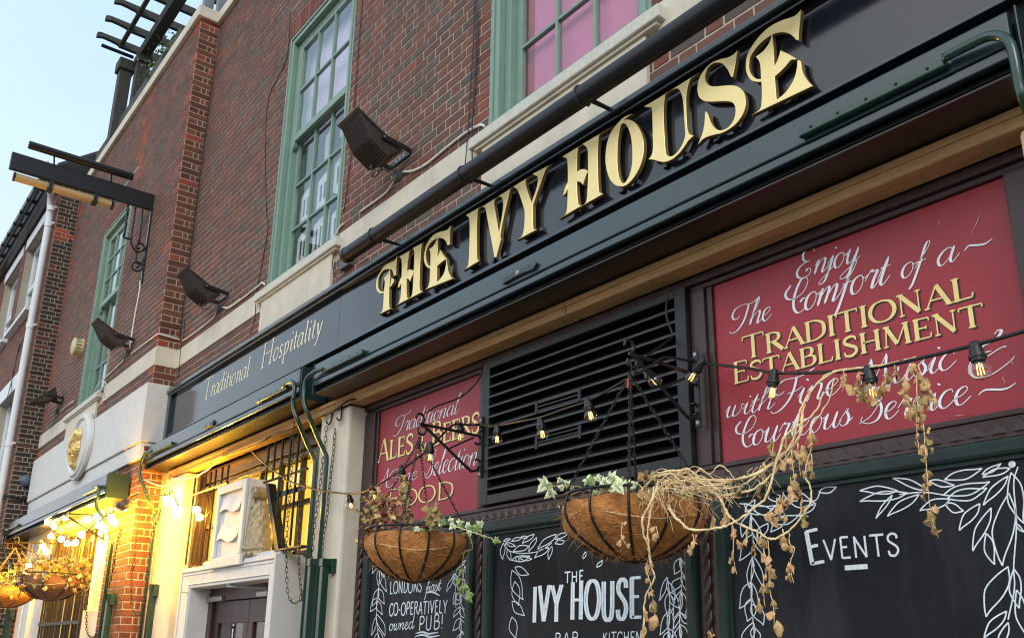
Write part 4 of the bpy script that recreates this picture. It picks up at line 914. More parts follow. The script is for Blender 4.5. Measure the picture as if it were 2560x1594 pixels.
def word(LT, text, A, B, top, style, thick=.1, thin=.03, slant=0., track=0., wob=0, small=.82):
    """A,B: 3D baseline ends; top: 3D point at cap (or x-) height above A"""
    ux = Vector((B.x-A.x, B.z-A.z)); Lw = ux.length; ux.normalize()
    d = Vector((top.x-A.x, top.z-A.z)); H = abs(-ux.y*d.x+ux.x*d.y); uz = Vector((0, 1))
    script = style in ('script', 'ital'); glyphs = []; x = 0
    for ch in text:
        if ch == ' ': x += .45 if not script else .5; continue
        if style == 'chalk' or style == 'serif':
            w_, dd = CAPS[ch.upper()]; g_ = 1.0 if (style == 'chalk' or not glyphs or ch == '&') else small
            glyphs.append((x, ch, w_, dd, g_)); x += w_*g_+track
        elif ch in SCAP and ch.isupper(): w_, dd = SCAP[ch] if style == 'script' else (CAPS[ch][0]*2.0, CAPS[ch][1]); glyphs.append((x, ch, w_, dd, 1.0 if style == 'script' else 2.0)); x += w_+track
        elif ch.isupper() or ch == '&': w_, dd = (SCAP[ch] if ch in SCAP and style == 'script' else (CAPS[ch][0]*2, CAPS[ch][1])); glyphs.append((x, ch, w_, dd, 1. if ch in SCAP and style == 'script' else 2.)); x += w_+track
        else: w_, dd = (ITAL if style == 'ital' else LOW)[ch]; glyphs.append((x, ch, w_, dd, 1.0)); x += w_+track
    tot = x-track; sx = Lw/tot; sz = H/(2.0 if script else 1.0)
    r = random.Random(len(text)*7+int(Lw*1000))
    for (gx, ch, w_, dd, gs) in glyphs:
        jz = r.uniform(-wob, wob)
        for t, pts in parse(dd):
            if style == 'chalk' and t == 'n' and len(pts) == 2 and math.dist(*pts) < .25: continue
            cps = [Vector((q[0]*gs, q[1]*gs)) for q in pts]
            if t in 'vs' or (style == 'script' and len(cps) > 2): sp = smooth_pts([(q.x, q.y) for q in cps], 5)
            else: sp = [cps[0].lerp(cps[-1], i/3) for i in range(4)] if len(cps) == 2 else smooth_pts([(q.x, q.y) for q in cps], 4)
            W = []
            for q in sp: 
                lx, lz = (gx+q.x)*sx+(0 if (style == 'script' and ch in SCAP and ch.isupper() and gs == 1) or ch == '&' else slant)*q.y*sz, (q.y+jz)*sz
                W.append((A.x+ux.x*lx, A.z+ux.y*lx+lz))
            n = len(W); ws = []
            for i in range(n):
                a, b = W[max(i-1, 0)], W[min(i+1, n-1)]; dx, dz = b[0]-a[0], b[1]-a[1]; l_ = math.hypot(dx, dz)+1e-9
                if style == 'chalk': w0 = thick*.9
                elif t == 'K': w0 = thick
                elif t == 'n': w0 = thin
                elif t == 's': w0 = thin+(thick-thin)*.75*math.sin(math.pi*min(1, max(0, i/(n-1))))**.7
                elif style == 'serif': w0 = thin+(thick-thin)*(abs(dz)/l_)**1.5
                elif style == 'ital': w0 = thin+(thick-thin)*(abs(dz)/l_)**2.2 if (dz < 0) else thin*1.2
                else: w0 = thin+(thick-thin)*(max(0, -dz)/l_)**1.4
                ws.append(w0*H)
            if t in 'v' and style in ('script', 'ital'):
                for i in (0, n-1): ws[i] *= .45
            LT.ribbon(W, ws)
            if (style == 'serif' or (style == 'ital' and gs > 1)) and t in 'Kn' and len(cps) == 2 and abs(cps[0].y-cps[1].y) > .6*gs:
                for e, q in ((0, W[0]), (-1, W[-1])):
                    cy = cps[e].y/gs; cx_ = cps[e].x/gs
                    if (cy > .95 or cy < .05) and not (ch in 'AV' and ((cy > .95) == (ch == 'A'))) and not (ch == 'M' and cy < .05 and abs(cx_-.52) < .06) and not (ch == 'N' and cy < .05 and cx_ > .7):
                        h = (.16 if t == 'K' else .12)*H; LT.ribbon([(q[0]-h*.85*ux.x, q[1]-h*.85*ux.y), (q[0], q[1]), (q[0]+h*.85*ux.x, q[1]+h*.85*ux.y)], [thin*.8*H, thin*1.5*H, thin*.8*H])
YR = YF+.03-.0015
def two(text, k, a, b, t, style='serif', th=.17, tn=.055, parent=RED1, col=YELP, shade=True, slant=0, track=0.04):
    A, B, T_ = P(k, *a, YR), P(k, *b, YR), P(k, *t, YR)
    if shade:
        sh = Letters(YR+.0006); o_ = Vector((.006, 0, -.006)); word(sh, text, A+o_, B+o_, T_+o_, style, th*1.02, tn*1.1, slant, track); sh.mb.build('lettering_shade', SHADP, parent)
    L_ = Letters(YR-.0008); word(L_, text, A, B, T_, style, th, tn, slant, track); L_.mb.build('lettering', col, parent)
def scr(text, k, a, b, t, parent=RED1, th=.095, tn=.026, slant=.34):
    L_ = Letters(YR-.0008); word(L_, text, P(k, *a, YR), P(k, *b, YR), P(k, *t, YR), 'script', th, tn, slant, -.02); L_.mb.build('lettering', WHITEP, parent)
scr('Enjoy', 'H', (215,478), (640,352), (330,250))
scr('The', 'e', (985,1330), (1440,1195), (1130,985)); scr('Comfort', 'H', (130,745), (850,505), (220,490)); scr('of', 'H', (940,480), (1110,425), (1030,250)); scr('a', 'H', (1195,395), (1335,345), (1230,170))
def curve_stroke(parent, k, pts, y, w, col, nm='flourish'):
    q = [P(k, u, v, y) for u, v in pts]; sp = smooth_pts([(p.x, p.z) for p in q], 6); L_ = Letters(y)
    n = len(sp); L_.ribbon([(p.x, p.y) for p in sp], [w*(.35+.65*math.sin(math.pi*(i+.5)/n)) for i in range(n)]); return L_.mb.build(nm, col, parent)
curve_stroke(RED1, 'H', [(1400,275),(1435,240),(1500,235),(1550,225),(1600,190)], YR-.001, .007, WHITEP)
two('TRADITIONAL', 'Z', (1763,852), (2309,703), (1758,801)); two('ESTABLISHMENT', 'Z', (1738,910), (2335,768), (1733,862))
scr('with', 'd', (860,228), (1470,98), (900,-60)); scr('Fine', 'H', (70,1405), (505,1290), (180,1165)); scr('Music', 'H', (640,1290), (1330,1105), (760,1040))
scr('&', 'H', (1450,1195), (1660,1120), (1550,880)); scr('Courteous', 'd', (1010,612), (2440,300), (1110,235)); scr('Service', 'H', (680,1505), (1430,1360), (800,1255))
curve_stroke(RED1, 'c', [(1240,437),(1300,385),(1380,368),(1520,368),(1620,345),(1712,285)], YR-.001, .007, WHITEP)
scr('Traditional', 'g', (560,965), (1225,742), (600,765), RED2, .09, .025); two('ALES', 'g', (365,1275), (745,1165), (365,1045), parent=RED2, th=.15); two('BEERS', 'g', (940,1100), (1465,945), (940,860), parent=RED2, th=.15)
two('&', 'g', (775,1215), (890,1170), (775,1010), parent=RED2, th=.10)
scr('A', 'J', (868,452), (925,440), (885,325), RED2, .08, .024); scr('Fine', 'J', (950,432), (1140,385), (965,320), RED2, .08, .024); scr('Selection', 'J', (1195,375), (1560,285), (1215,205), RED2, .08, .024)
two('FOOD', 'J', (925,600), (1398,515), (925,470), parent=RED2, th=.14)
# chips and scratches in the red paint
rr = random.Random(4); ch = Letters(YR-.0004)
for (k, u, v, u2, v2) in (('b', 1260,1200,1150,1420), ('b', 735,1270,742,1330), ('c', 1540,215,1575,300), ('c', 1645,10,1680,50), ('c', 940,700,1060,690)):
    a, b_ = P(k, u, v, YR), P(k, u2, v2, YR); ch.ribbon([(a.x, a.z), ((a.x+b_.x)/2+.003, (a.z+b_.z)/2), (b_.x, b_.z)], [.003, .0045, .001])
for _ in range(40):
    x, z = rr.uniform(-2.44, -1.2), rr.uniform(2.42, 3.2); ch.dot((x, z), rr.uniform(.0007, .0022))
ch.mb.build('paint_chip', mat('chip_pink', (.55,.28,.26), .7), RED1, kind='stuff')

# fascia: Traditional Hospitality in cream italics
YQ = YP-.0015; L_ = Letters(YQ)
def itw(L_, text, k, a, b, t, th=.10, tn=.045, sl=.16): word(L_, text, P(k, *a, YP), P(k, *b, YP), P(k, *t, YP), 'ital', th, tn, sl, .05)
itw(L_, 'Traditional', 'i', (632,522), (1215,205), (632,275)); itw(L_, 'Hospitality', 'F', (30,1118), (470,865), (30,962)); L_.mb.build('lettering', CREAMP, SG)

# the words on the cassettes' badges
for q, bb, words in ((Q1, BB1, ('DEANS', 'BLINDS')), (Q2, BB2, ('DEANS', 'BLINDS'))):
    w_ = .155 if q is Q1 else .12
    L_ = Letters(YA-.0195); word(L_, words[0], Vector((q.x-w_*.85, 0, q.z-.012)), Vector((q.x-w_*.14, 0, q.z-.012)), Vector((q.x-w_*.85, 0, q.z+.012)), 'chalk', .16); L_.mb.build('raised_letters', GREYBOX, bb); L_ = Letters(YA-.0195)
    word(L_, words[1], Vector((q.x+w_*.14, 0, q.z-.012)), Vector((q.x+w_*.85, 0, q.z-.012)), Vector((q.x+w_*.14, 0, q.z+.012)), 'chalk', .16); L_.mb.build('raised_letters', GREYBOX, bb)

# ---------------------------------------------------------------- chalk writing
YC = YF-.0015
def chalk(parent, text, k, a, b, t, th=.11, style='chalk', slant=.03, wob=.03, track=.10, double=0):
    L_ = Letters(YC); A, B, T_ = P(k, *a, YC), P(k, *b, YC), P(k, *t, YC)
    word(L_, text, A, B, T_, style, th, th*.7 if style != 'chalk' else th, slant, track, wob)
    if double: L_.k = 3; word(L_, text, A+Vector((double, 0, 0)), B+Vector((double, 0, 0)), T_+Vector((double, 0, 0)), style, th, th*.7, slant, track, wob)
    L_.mb.build('chalk_lettering', CHALKP, parent)
chalk(BD1, 'LONDONS', 'J', (945,1197), (1172,1182), (945,1115)); chalk(BD1, 'first', 'J', (1200,1192), (1305,1172), (1205,1095), .09, 'script', .2, 0, .02)
chalk(BD1, 'CO-OPERATIVELY', 'J', (942,1352), (1352,1332), (942,1268), .13); chalk(BD1, 'owned', 'J', (940,1458), (1115,1442), (940,1365), .09, 'script', .15, 0, .02); chalk(BD1, 'PUB!', 'J', (1148,1462), (1325,1442), (1148,1362), .12)
for k, pts in (('J', [(1200,1190),(1250,1185),(1300,1210)]), ('J', [(1130,1478),(1180,1468),(1220,1480),(1290,1470)]), ('J', [(1125,1500),(1180,1488),(1230,1502),(1300,1492)])): curve_stroke(BD1, k, pts, YC, .012, CHALKP, 'chalk_line')
chalk(BD2, 'THE', 'K', (372,1122), (508,1112), (372,1045), .16); chalk(BD2, 'IVY HOUSE', 'K', (135,1395), (905,1372), (135,1145), .085, double=.016, track=.12)
chalk(BD2, 'BAR', 'K', (300,1560), (475,1552), (300,1478), .12); chalk(BD2, 'KITCHEN', 'K', (640,1552), (920,1540), (640,1475), .12)
chalk(BD3, 'E', 'L', (282,1000), (395,975), (270,760), .10, double=.008, slant=-.12); chalk(BD3, 'VENTS', 'L', (400,958), (935,925), (400,812), .12, slant=-.02)
q = [P('L', u, v, YC) for u, v in ((545,1030), (705,1006))]; MB().box(q[0].x, q[1].x, YC-.0003, YC, q[1].z-.008, q[1].z+.010).build('chalk_line', CHALKP, BD3)
def leafline(L_, k, a, b, w, side=1, wd=.0048):
    """chalk outline of a leaf from a (stem end) to b (tip), bulging w pixels"""
    A, B = Vector(a), Vector(b); d = B-A; nrm = Vector((-d.y, d.x)).normalized()*w
    for s_ in (1, -1):
        pts = [A, A+d*.25+nrm*.75*s_, A+d*.55+nrm*.95*s_+nrm*.25*side, A+d*.85+nrm*.35*s_+nrm*.2*side, B]
        q = [P(k, p.x, p.y, YC) for p in pts]; sp = smooth_pts([(p.x, p.z) for p in q], 4); L_.ribbon([(p.x, p.y) for p in sp], [wd]*len(sp))
def stemline(L_, k, pts, wd=.0045):
    q = [P(k, u, v, YC) for u, v in pts]; sp = smooth_pts([(p.x, p.z) for p in q], 5); L_.ribbon([(p.x, p.y) for p in sp], [wd]*len(sp))
L_ = Letters(YC)
for a, b_, w_ in (((990,485),(650,545),34),((920,470),(650,470),28),((1130,465),(880,380),24),((1070,495),(845,650),30),((880,500),(765,665),14),((1240,500),(1570,405),42),((1250,390),(1515,310),34),((1290,530),(1075,610),34),((1140,400),(1320,430),22),((1270,525),(1550,450),44),
     ((1255,565),(1385,610),30),((1515,355),(1650,275),18),((1715,310),(1520,375),24),((1700,365),(1525,572),30),((1500,560),(1355,750),36),((1580,590),(1450,895),38),((1705,485),(1660,1000),78),((1545,770),(1605,990),36),((1720,340),(1812,700),60),((1700,1005),(1545,1360),70),((1750,700),(1812,760),10),((1740,1020),(1780,1300),44),((1690,1320),(1530,1512),36),((1760,1170),(1840,1500),40),((1700,1400),(1640,1600),30)): leafline(L_, 'L', a, b_, w_)
stemline(L_, 'L', [(930,495),(1100,480),(1250,500)]); stemline(L_, 'L', [(1770,300),(1740,420),(1760,700),(1740,1000),(1745,1160),(1700,1380)]); L_.dot((P('L',1728,282,YC).x, P('L',1728,282,YC).z), .012)
for a, b_, w_ in (((360,480),(485,440),22),((0,520),(90,500),30),((100,480),(340,560),55),((0,640),(130,560),30),((20,700),(220,640),32),((340,560),(220,650),24),((0,700),(-80,820),30),((20,760),(130,640),26)): leafline(L_, 'L', a, b_, w_)
stemline(L_, 'L', [(-200,560),(0,580),(200,540),(330,540),(370,480)])
def column(L_, k, x, y0, y1, n, dx, seed, lw=26, ll=150):
    r = random.Random(seed); pts = []
    for i in range(n+1): pts.append((x+dx*i/n+10*math.sin(i*1.3), y0+(y1-y0)*i/n))
    stemline(L_, k, pts)
    for i in range(n):
        for s_ in (-1, 1):
            a = pts[i]; leafline(L_, k, (a[0], a[1]+r.uniform(-.15, .15)*ll), (a[0]+s_*r.uniform(.2, .95)*ll*.5, a[1]+r.uniform(.55, 1.2)*ll), r.uniform(.55, 1.25)*lw, s_*r.choice((1, 1, -1)))
column(L_, 'K', 1690, 640, 1560, 6, 20, 3, 34, 200)
for a, b_, w_ in (((1650,620),(1720,530),20),((1700,600),(1850,600),34),((1640,560),(1750,640),22)): leafline(L_, 'K', a, b_, w_)
L_.mb.build('chalk_leaves', CHALKP, BD3)
L_ = Letters(YC)
for a, b_, w_ in (((890,1240),(800,1270),14),((1030,1225),(900,1270),20),((1110,1215),(1015,1225),14),((1190,1180),(1035,1300),26),((1220,1220),(1120,1400),26),((1470,1180),(1230,1370),38),((1610,1160),(1450,1250),28),((1570,1270),(1450,1300),30),((830,1290),(955,1330),20),((1120,1330),(920,1400),36),((1375,1350),(1190,1480),34),((1410,1330),(1370,1500),22),((800,1290),(790,1500),30),((850,1370),(900,1512),26),((960,1460),(1000,1530),20),((1000,1480),(1160,1490),24)): leafline(L_, 'f', a, b_, w_)
stemline(L_, 'f', [(1410,1290),(1300,1370),(1180,1410),(1000,1420),(860,1380),(820,1290)])
for a, b_, w_ in (((0,960),(130,930),22),((20,1010),(120,1060),26),((0,1030),(80,1240),40),((20,1110),(50,1280),30),((0,1250),(90,1350),30),((0,1360),(30,1512),30)): leafline(L_, 'K', a, b_, w_)
column(L_, 'K', 1190, 950, 1560, 5, 10, 9, 26, 170); column(L_, 'K', 1100, 1080, 1560, 4, 20, 12, 26, 170)
for a, b_, w_ in (((600,1010),(640,960),12),((505,950),(520,900),10)): leafline(L_, 'K', a, b_, w_)
L_.mb.build('chalk_leaves', CHALKP, BD2)
L_ = Letters(YC)
column(L_, 'J', 868, 930, 1560, 6, -10, 21, 20, 130); column(L_, 'J', 1470, 900, 1560, 7, -30, 22, 22, 130); column(L_, 'J', 1400, 1060, 1300, 2, 10, 23, 20, 110)
L_.mb.build('chalk_leaves', CHALKP, BD1)
sm = MB()
# ================================================================ left bay at street level
for (x0, x1, y0) in ((-15.28, -15.06, -.22), (-15.06, -14.86, -.19), (-14.86, -14.58, -.225), (-14.58, -14.05, -.17)): MB().box(x0, x1, y0, .2, 0, 3.05).build('pilaster', STONE2, PUB, bevel=.012)
MB().box(-11.46, -11.2, -.20, .2, 0, 3.05).build('pilaster', STONE2, PUB, bevel=.012); MB().box(-11.2, -10.79, -.215, .2, 0, 3.05).build('pilaster', STONE2, PUB, bevel=.012)
MB().box(-11.47, -10.78, -.235, .19, 0, 1.97).build('pilaster_base', STONE2, PUB, bevel=.01)
MB().box(XN, -10.78, -.24, .3, 3.05, 3.5).build('header', STONE2, PUB)
timber(-14.05, -13.85, -.13, .0, 0, 3.05, 'post'); timber(-11.60, -11.46, -.13, .0, 0, 3.05, 'post'); timber(-13.85, -11.6, -.13, 0, 2.97, 3.05, 'header')
lw = MB(); 
for x in np.linspace(-13.85, -11.6, 6): lw.box(x-.03, x+.03, -.10, -.04, .6, 2.97)
lw.box(-13.85, -11.6, -.10, -.04, 2.25, 2.31)
lo = lw.build('shop_window', MAROON, PUB)
MB().box(-13.85, -11.6, -.065, -.061, .6, 2.97).build('pane', GLASS, lo)
MB().box(-13.85, -13.0, .03, .035, .6, 2.97).build('lit_blind', CURTW, lo); MB().box(-13.0, -11.6, .05, .055, 2.2, 2.97).build('lit_blind', CURTW, lo); MB().box(-13.0, -11.6, .055, .06, .6, 2.2).build('net_curtain', LACE, lo)
G3 = thing('window_grille', 'iron bar grille over the brightly lit window behind the left hanging baskets', 'grille', (-12.7, -.2, .6), group=None)
for x in np.linspace(-13.7, -11.62, 14): MB().tube([(x, -.22, .6), (x, -.22, 2.78 if int(x*10) % 3 else 2.62)], .012, 6).build('bar', BLACKM, G3)
for z_ in (1.845, 2.55): MB().box(-13.75, -11.58, -.235, -.205, z_-.02, z_+.02).build('rail', BLACKM, G3)

# ================================================================ neighbour house details
def part(n, m, *bx, bv=.004, par=NB): return MB().box(*bx).build(n, m, par, bevel=bv)
for (a, b_) in ((-18.47, -16.72), (-20.66, -18.95), (-23.6, -22.41)):
    part('lintel', PVCW, a-.1, b_+.1, -.565, -.4, 8.955, 9.17); part('window_sill', PVCW, a-.12, b_+.12, -.66, -.4, 7.13, 7.20)
    wf = MB(); 
    for x in (a, b_-.09, a+(b_-a)*.47): wf.box(x, x+.09, -.42, -.34, 7.2, 8.95)
    wf.box(a+.09, b_-.09, -.42, -.34, 7.2, 7.3); wf.box(a+.09, b_-.09, -.42, -.34, 8.85, 8.95); wf.box(a+.09, b_-.09, -.42, -.34, 8.0, 8.1)
    wq = wf.build('window', PVCW, NB, bevel=.005); MB().box(a+.09, b_-.09, -.385, -.38, 7.3, 8.85).build('pane', GLASS, wq); MB().box(a, b_, -.25, -.24, 7.2, 8.95).build('curtain', LACE, wq)
for (a, b_) in ((-18.3, -16.75), (-20.6, -19.0)):
    part('lintel', PVCW, a-.15, b_+.06, -.565, -.4, 5.775, 6.06)
    wf = MB()
    for x in (a, b_-.09, a+(b_-a)*.5): wf.box(x, x+.09, -.42, -.34, 3.9, 5.77)
    wq = wf.build('window', PVCW, NB, bevel=.005); MB().box(a+.09, b_-.09, -.385, -.38, 3.9, 5.77).build('pane', GLASS, wq); MB().box(a, b_, -.25, -.24, 3.9, 5.77).build('curtain', LACE, wq)
part('fascia_board', GUTTER, -24, -15.6, -.70, -.56, 9.25, 9.42)
gt = MB(); N = 8; yg_, zg_ = -.78, 9.50
for i in range(N):
    a0, a1 = math.pi+math.pi*i/N, math.pi+math.pi*(i+1)/N
    gt.add([(-24, yg_+.075*math.cos(a0), zg_+.075*math.sin(a0)), (-15.6, yg_+.075*math.cos(a0), zg_+.075*math.sin(a0)), (-15.6, yg_+.075*math.cos(a1), zg_+.075*math.sin(a1)), (-24, yg_+.075*math.cos(a1), zg_+.075*math.sin(a1))], [(0,1,2,3)])
gt.build('gutter', GUTTER, NB, smooth=True)
for i in range(14): MB().box(-16.1-i*.62, -16.07-i*.62, -.858, -.70, 9.42, 9.508).build('gutter_bracket', GUTTER, NB)
MB().add([(-24,-.7,9.5),(-15.6,-.7,9.5),(-15.6,3,12.4),(-24,3,12.4),(-24,-.7,9.44),(-15.6,-.7,9.44),(-15.6,3,12.34),(-24,3,12.34)], [(0,1,2,3),(7,6,5,4),(0,4,5,1),(1,5,6,2),(2,6,7,3),(3,7,4,0)]).build('roof', mat('roof_slate', (.05,.05,.055), .8, var=.3), NB)
MB().tube([P('w1',630,20,-.76), P('w1',645,90,-.66), P('w1',620,400,-.63)]+[Vector((P('w1',620,400,-.63).x, -.63, z_)) for z_ in (8, 4, 0)], .055, 14).build('downpipe', PVCW, NB, smooth=True)
dpx = P('w1',620,400,-.63).x
for z_ in (8.75, 8.45, 6.6, 4.6): MB().tube([(dpx, -.63, z_), (dpx, -.63, z_+.09)], .065, 14).build('pipe_collar', PVCW, NB); MB().box(dpx, dpx+.14, -.60, -.56, z_+.03, z_+.06).build('pipe_clip', PVCW, NB)
for (pts, r) in (([( 'w2',290,540,-.56),('w2',210,760,-.56),('w2',170,980,-.56),('w2',100,1240,-.58),('w2',80,1390,-.58)], .006), ([('w2',250,600,-.56),('w2',190,850,-.56),('w2',150,1060,-.58),('w2',130,1380,-.58)], .006)):
    MB().tube(spl3([P(*p) for p in pts]), r, 5).build('loose_cable', CABLEB, NB)
for j in range(3): MB().tube(spl3([P('w3', 0, 1230+j*18, -.6), P('w3', 90, 1185+j*16, -.56), PX('w3', 200, 1215+j*10, XN+.03), PX('w3', 330, 1245+j*8, XN+.03)]), .010, 5).build('bundled_cable', CABLEB, NB)
q = PX('w3', 330, 1010, XN+.03); MB().lathe([(.001, .05), (.08, .045), (.095, 0)], (q.x, q.y, q.z), 14, Matrix.Rotation(math.pi/2, 4, 'Y')).build('vent_cowl', mat('cowl_grey', (.10,.12,.16), .5), NB, smooth=True)

# ================================================================ terrace pergola above the parapet
PG = thing('pergola', 'weathered dark timber pergola on the roof terrace above the parapet', 'pergola', (-12.5, .3, 9.29))
ZR = 11.0
for i in range(7):
    X = -13.9+i*.508
    prof = [(-.72, .02), (-.72, .10), (-.66, .12), (2.2, .12), (2.2, 0), (-.30, 0), (-.36, -.0), (-.40, .03), (-.52, .045), (-.62, .05)]
    mb = MB(); n = len(prof)
    mb.v = [(X-.035, y, ZR+z) for y, z in prof]+[(X+.035, y, ZR+z) for y, z in prof]
    mb.f = [tuple(range(n)), tuple(range(n, 2*n))[::-1]]+[((k+1) % n, k, n+k, n+(k+1) % n) for k in range(n)]
    mb.build('rafter', WOODGREY, PG, recalc=True)
for y in (-.34, .72): 
    for i in range(6): MB().box(-13.9+i*.508+.036, -13.9+(i+1)*.508-.036, y-.03, y+.03, ZR+.02, ZR+.08).build('slat', WOODGREY, PG)
MB().box(-13.85, -10.5, -.10, .06, ZR-.19, ZR-.002).build('beam', WOODGREY, PG, bevel=.006)
MB().box(-13.74, -13.58, -.12, .08, 9.29, ZR-.195).build('post', WOODGREY, PG, bevel=.006); MB().box(-13.78, -13.54, -.14, .10, ZR-.32, ZR-.195).build('post_cap', WOODGREY, PG)
MB().box(-14.06, -13.86, -.30, -.12, 9.29, 10.6).build('post', WOODGREY, PG, bevel=.006); MB().box(-14.10, -13.82, -.34, -.08, 10.6, 10.8).build('post_cap', WOODGREY, PG, bevel=.02)
[MB().box(-14.12+i*.33, -14.12+i*.33+.324, .10+.004*(i % 2), .13, 9.3, 10.62-.04*(i % 2)).build('screen_board', mat('grey_boards', (.12,.12,.105), .85, var=.35, vscale=9, bump=.3, dirt=.3, aniso=(3,1,.4)), PG) for i in range(6)]
MB().box(-12.2, -12.05, .5, .65, 9.29, ZR).build('post', WOODGREY, PG); MB().box(-10.62, -10.5, -.05, .07, 9.29, 12.4).build('post', mat('grey_post', (.22,.23,.25), .6), PG); MB().box(-10.34, -10.24, .05, .15, 9.29, 12.4).build('post', mat('grey_post', (.22,.23,.25), .6), PG)
MB().tube([(-13.95, -.62, ZR-.06), (-13.95, -.12, ZR-.06)], .03, 10).build('terrace_light', TUBE, PG)
PT = thing('planter', 'long dark timber trough standing behind the parapet coping', 'planter', (-13, .0, 9.29))
zt1, zt2 = 9.72, 9.72
for i, (a, b_) in enumerate(((-15.2, -13.0), (-12.98, -11.7))): MB().box(a, b_, -.21, .25, 9.292, 9.68).build('trough_board', WOODGREY, PT, bevel=.01)

# ---------------------------------------------------------------- leaves
def ivy_mesh(m, s=1., seed=0):
    r = random.Random(seed); pr = [(0,-.05),(.18,-.16),(.44,-.12),(.30,.06),(.58,.26),(.26,.30),(.20,.52),(0,.86),(-.20,.52),(-.26,.30),(-.58,.26),(-.30,.06),(-.44,-.12),(-.18,-.16)]
    mb = MB(); vs = [(0, 0, .2)]+[(x*s, r.uniform(-.07, .07)*s+.10*abs(x)*s, z*s) for x, z in pr]; n = len(pr)
    mb.add(vs, [(0, 1+(i+1) % n, 1+i) for i in range(n)]); mb.v[0] = (0, -.05*s, .22*s)
    me_ = None
    if m is IVYV:
        o_ = len(mb.v); mb.v += [(0, -.062*s, .22*s)]+[(x*s*.55, -.018*s+.05*abs(x)*s, (.2+(z-.2)*.55)*s) for x, z in pr]; mb.f += [(o_, o_+1+(i+1) % n, o_+1+i) for i in range(n)]
    me_ = mb.mesh('leaf', m)
    if m is IVYV:
        me_.materials.append(IVYC)
        for p in me_.polygons[n:]: p.material_index = 1
    return me_
def dry_mesh(m, s=1., seed=0):
    r = random.Random(seed); mb = MB(); n = 11; ring = []
    for i in range(n):
        a = 2*math.pi*i/n; rr_ = s*(.26+.26*r.random()); ring.append((rr_*math.cos(a)*(.8 if math.sin(a) > 0 else 1.1), r.uniform(-.30, .30)*s, -.50*s+rr_*math.sin(a)*1.4))
    mb.add([(0, -.12*s, -.35*s), (0, .18*s, -.45*s)]+ring, [(0, 2+(i+1) % n, 2+i) for i in range(n)]+[(1, 2+i, 2+(i+1) % n) for i in range(0, n, 2)]); return mb.mesh('leaf', m, smooth=True)
IVYC = mat('ivy_centre', (.26,.38,.16), .5, var=.4, vscale=45)
IVYM = [ivy_mesh(IVYV, 1, i) for i in range(3)]; IVYG = [ivy_mesh(IVY, 1, i) for i in range(3)]
DRYM = [dry_mesh(DRYLEAF, 1, i) for i in range(4)]; DRY2 = [dry_mesh(DRYLEAF2, 1, i+9) for i in range(3)]; REDM = [dry_mesh(REDLEAF, 1, i+20) for i in range(3)]
def leafat(par, meshes, p, s, r, hang=False):
    e = Euler((r.uniform(-.5, .5), r.uniform(-.4, .4), r.uniform(-1.2, 1.2))) if hang else Euler((r.uniform(-1.1, 1.1), r.uniform(-1.4, 1.4), r.uniform(-1.4, 1.4)))
    inst('leaf', meshes[r.randrange(len(meshes))], p, e, par, s)
TP = thing('trough_plant', 'straggly green plant growing over the terrace trough', 'plant', (-12.3, 0, 9.68)); r = random.Random(2)
bush = MB()
for i in range(900):
    t = r.random(); X = -12.75+.85*t; c = Vector((X+r.gauss(0, .08), r.gauss(-.05, .09), 9.70+abs(r.gauss(0, .17))+.16*math.sin(t*9)))
    for k in range(1):
        d = Vector((r.gauss(0, 1), r.gauss(0, 1), r.gauss(.4, 1))).normalized()*.045; e = d.cross(Vector((r.random(), r.random(), r.random()))).normalized()*.017
        bush.add([c-e, c+e, c+d+e*.3, c+d-e*.3], [(0,1,2,3)])
bush.build('foliage', mat('trough_green', (.10,.15,.04), .7, var=.5, vscale=9), TP, kind='stuff')
for i in range(8): X = -12.7+.11*i; MB().tube([(X, -.02, 9.6), (X+.03, 0, 9.85), (X+r.uniform(-.1, .1), -.03, 10.05)], .006, 5).build('stem', STRAW, TP)

# ================================================================ projecting sign arm
XG = P('x1', 1090, 280, YB).x
PS = thing('projecting_sign_arm', 'black iron sign beam projecting from the brick wall with two tube lights', 'sign bracket', (XG, YB, 6.0))
MB().box(XG-.03, XG+.03, -1.866, YB-.001, 6.87, 7.085).build('beam', BLACKM, PS, bevel=.006)
MB().box(XG+.031, XG+.05, -1.866, YB-.02, 6.865, 6.885).build('beam_flange', BLACKM, PS)
PSL = thing('tube_light', 'black tube light carried above the projecting sign beam', 'light', (XG, -1.1, 7.2), group='black tubular lights')
a, b_ = PX('u', 290, 145, XG+.09), PX('u', 1350, 500, XG+.09); MB().tube([(XG+.09, a.y, 7.20), (XG+.09, b_.y, 7.20)], .048, 20).build('tube', TUBE, PSL, auto=True)
for k_ in (a.y+.28, b_.y-.25): MB().tube([(XG+.09, k_, 7.17), (XG+.02, k_+.03, 7.06), (XG+.02, k_+.03, 6.88)], .010, 6).build('bracket', BLACKM, PSL)
PSL2 = thing('tube_light', 'tube light with cream glass slung under the projecting sign beam', 'light', (XG, -1.2, 6.8), group='black tubular lights')
a, b_ = PX('u', 150, 430, XG-.02), PX('u', 1140, 740, XG-.02); MB().tube([(XG-.02, a.y, 6.80), (XG-.02, b_.y, 6.80)], .050, 20).build('tube', mat('cream_diffuser', (.50,.35,.16), .5, var=.1), PSL2, auto=True)
MB().tube([(XG-.02, a.y-.012, 6.80), (XG-.02, a.y+.01, 6.80)], .055, 20).build('end_cap', BLACKM, PSL2); MB().tube([(XG-.02, b_.y-.01, 6.80), (XG-.02, b_.y+.02, 6.80)], .055, 20).build('end_cap', BLACKM, PSL2)
for k_ in (a.y+.38, b_.y-.2): MB().box(XG-.07, XG+.04, k_-.03, k_+.03, 6.745, 6.765).build('bracket', BLACKM, PSL2); MB().box(XG+.035, XG+.05, k_-.02, k_+.02, 6.745, 6.87).build('bracket', BLACKM, PSL2)
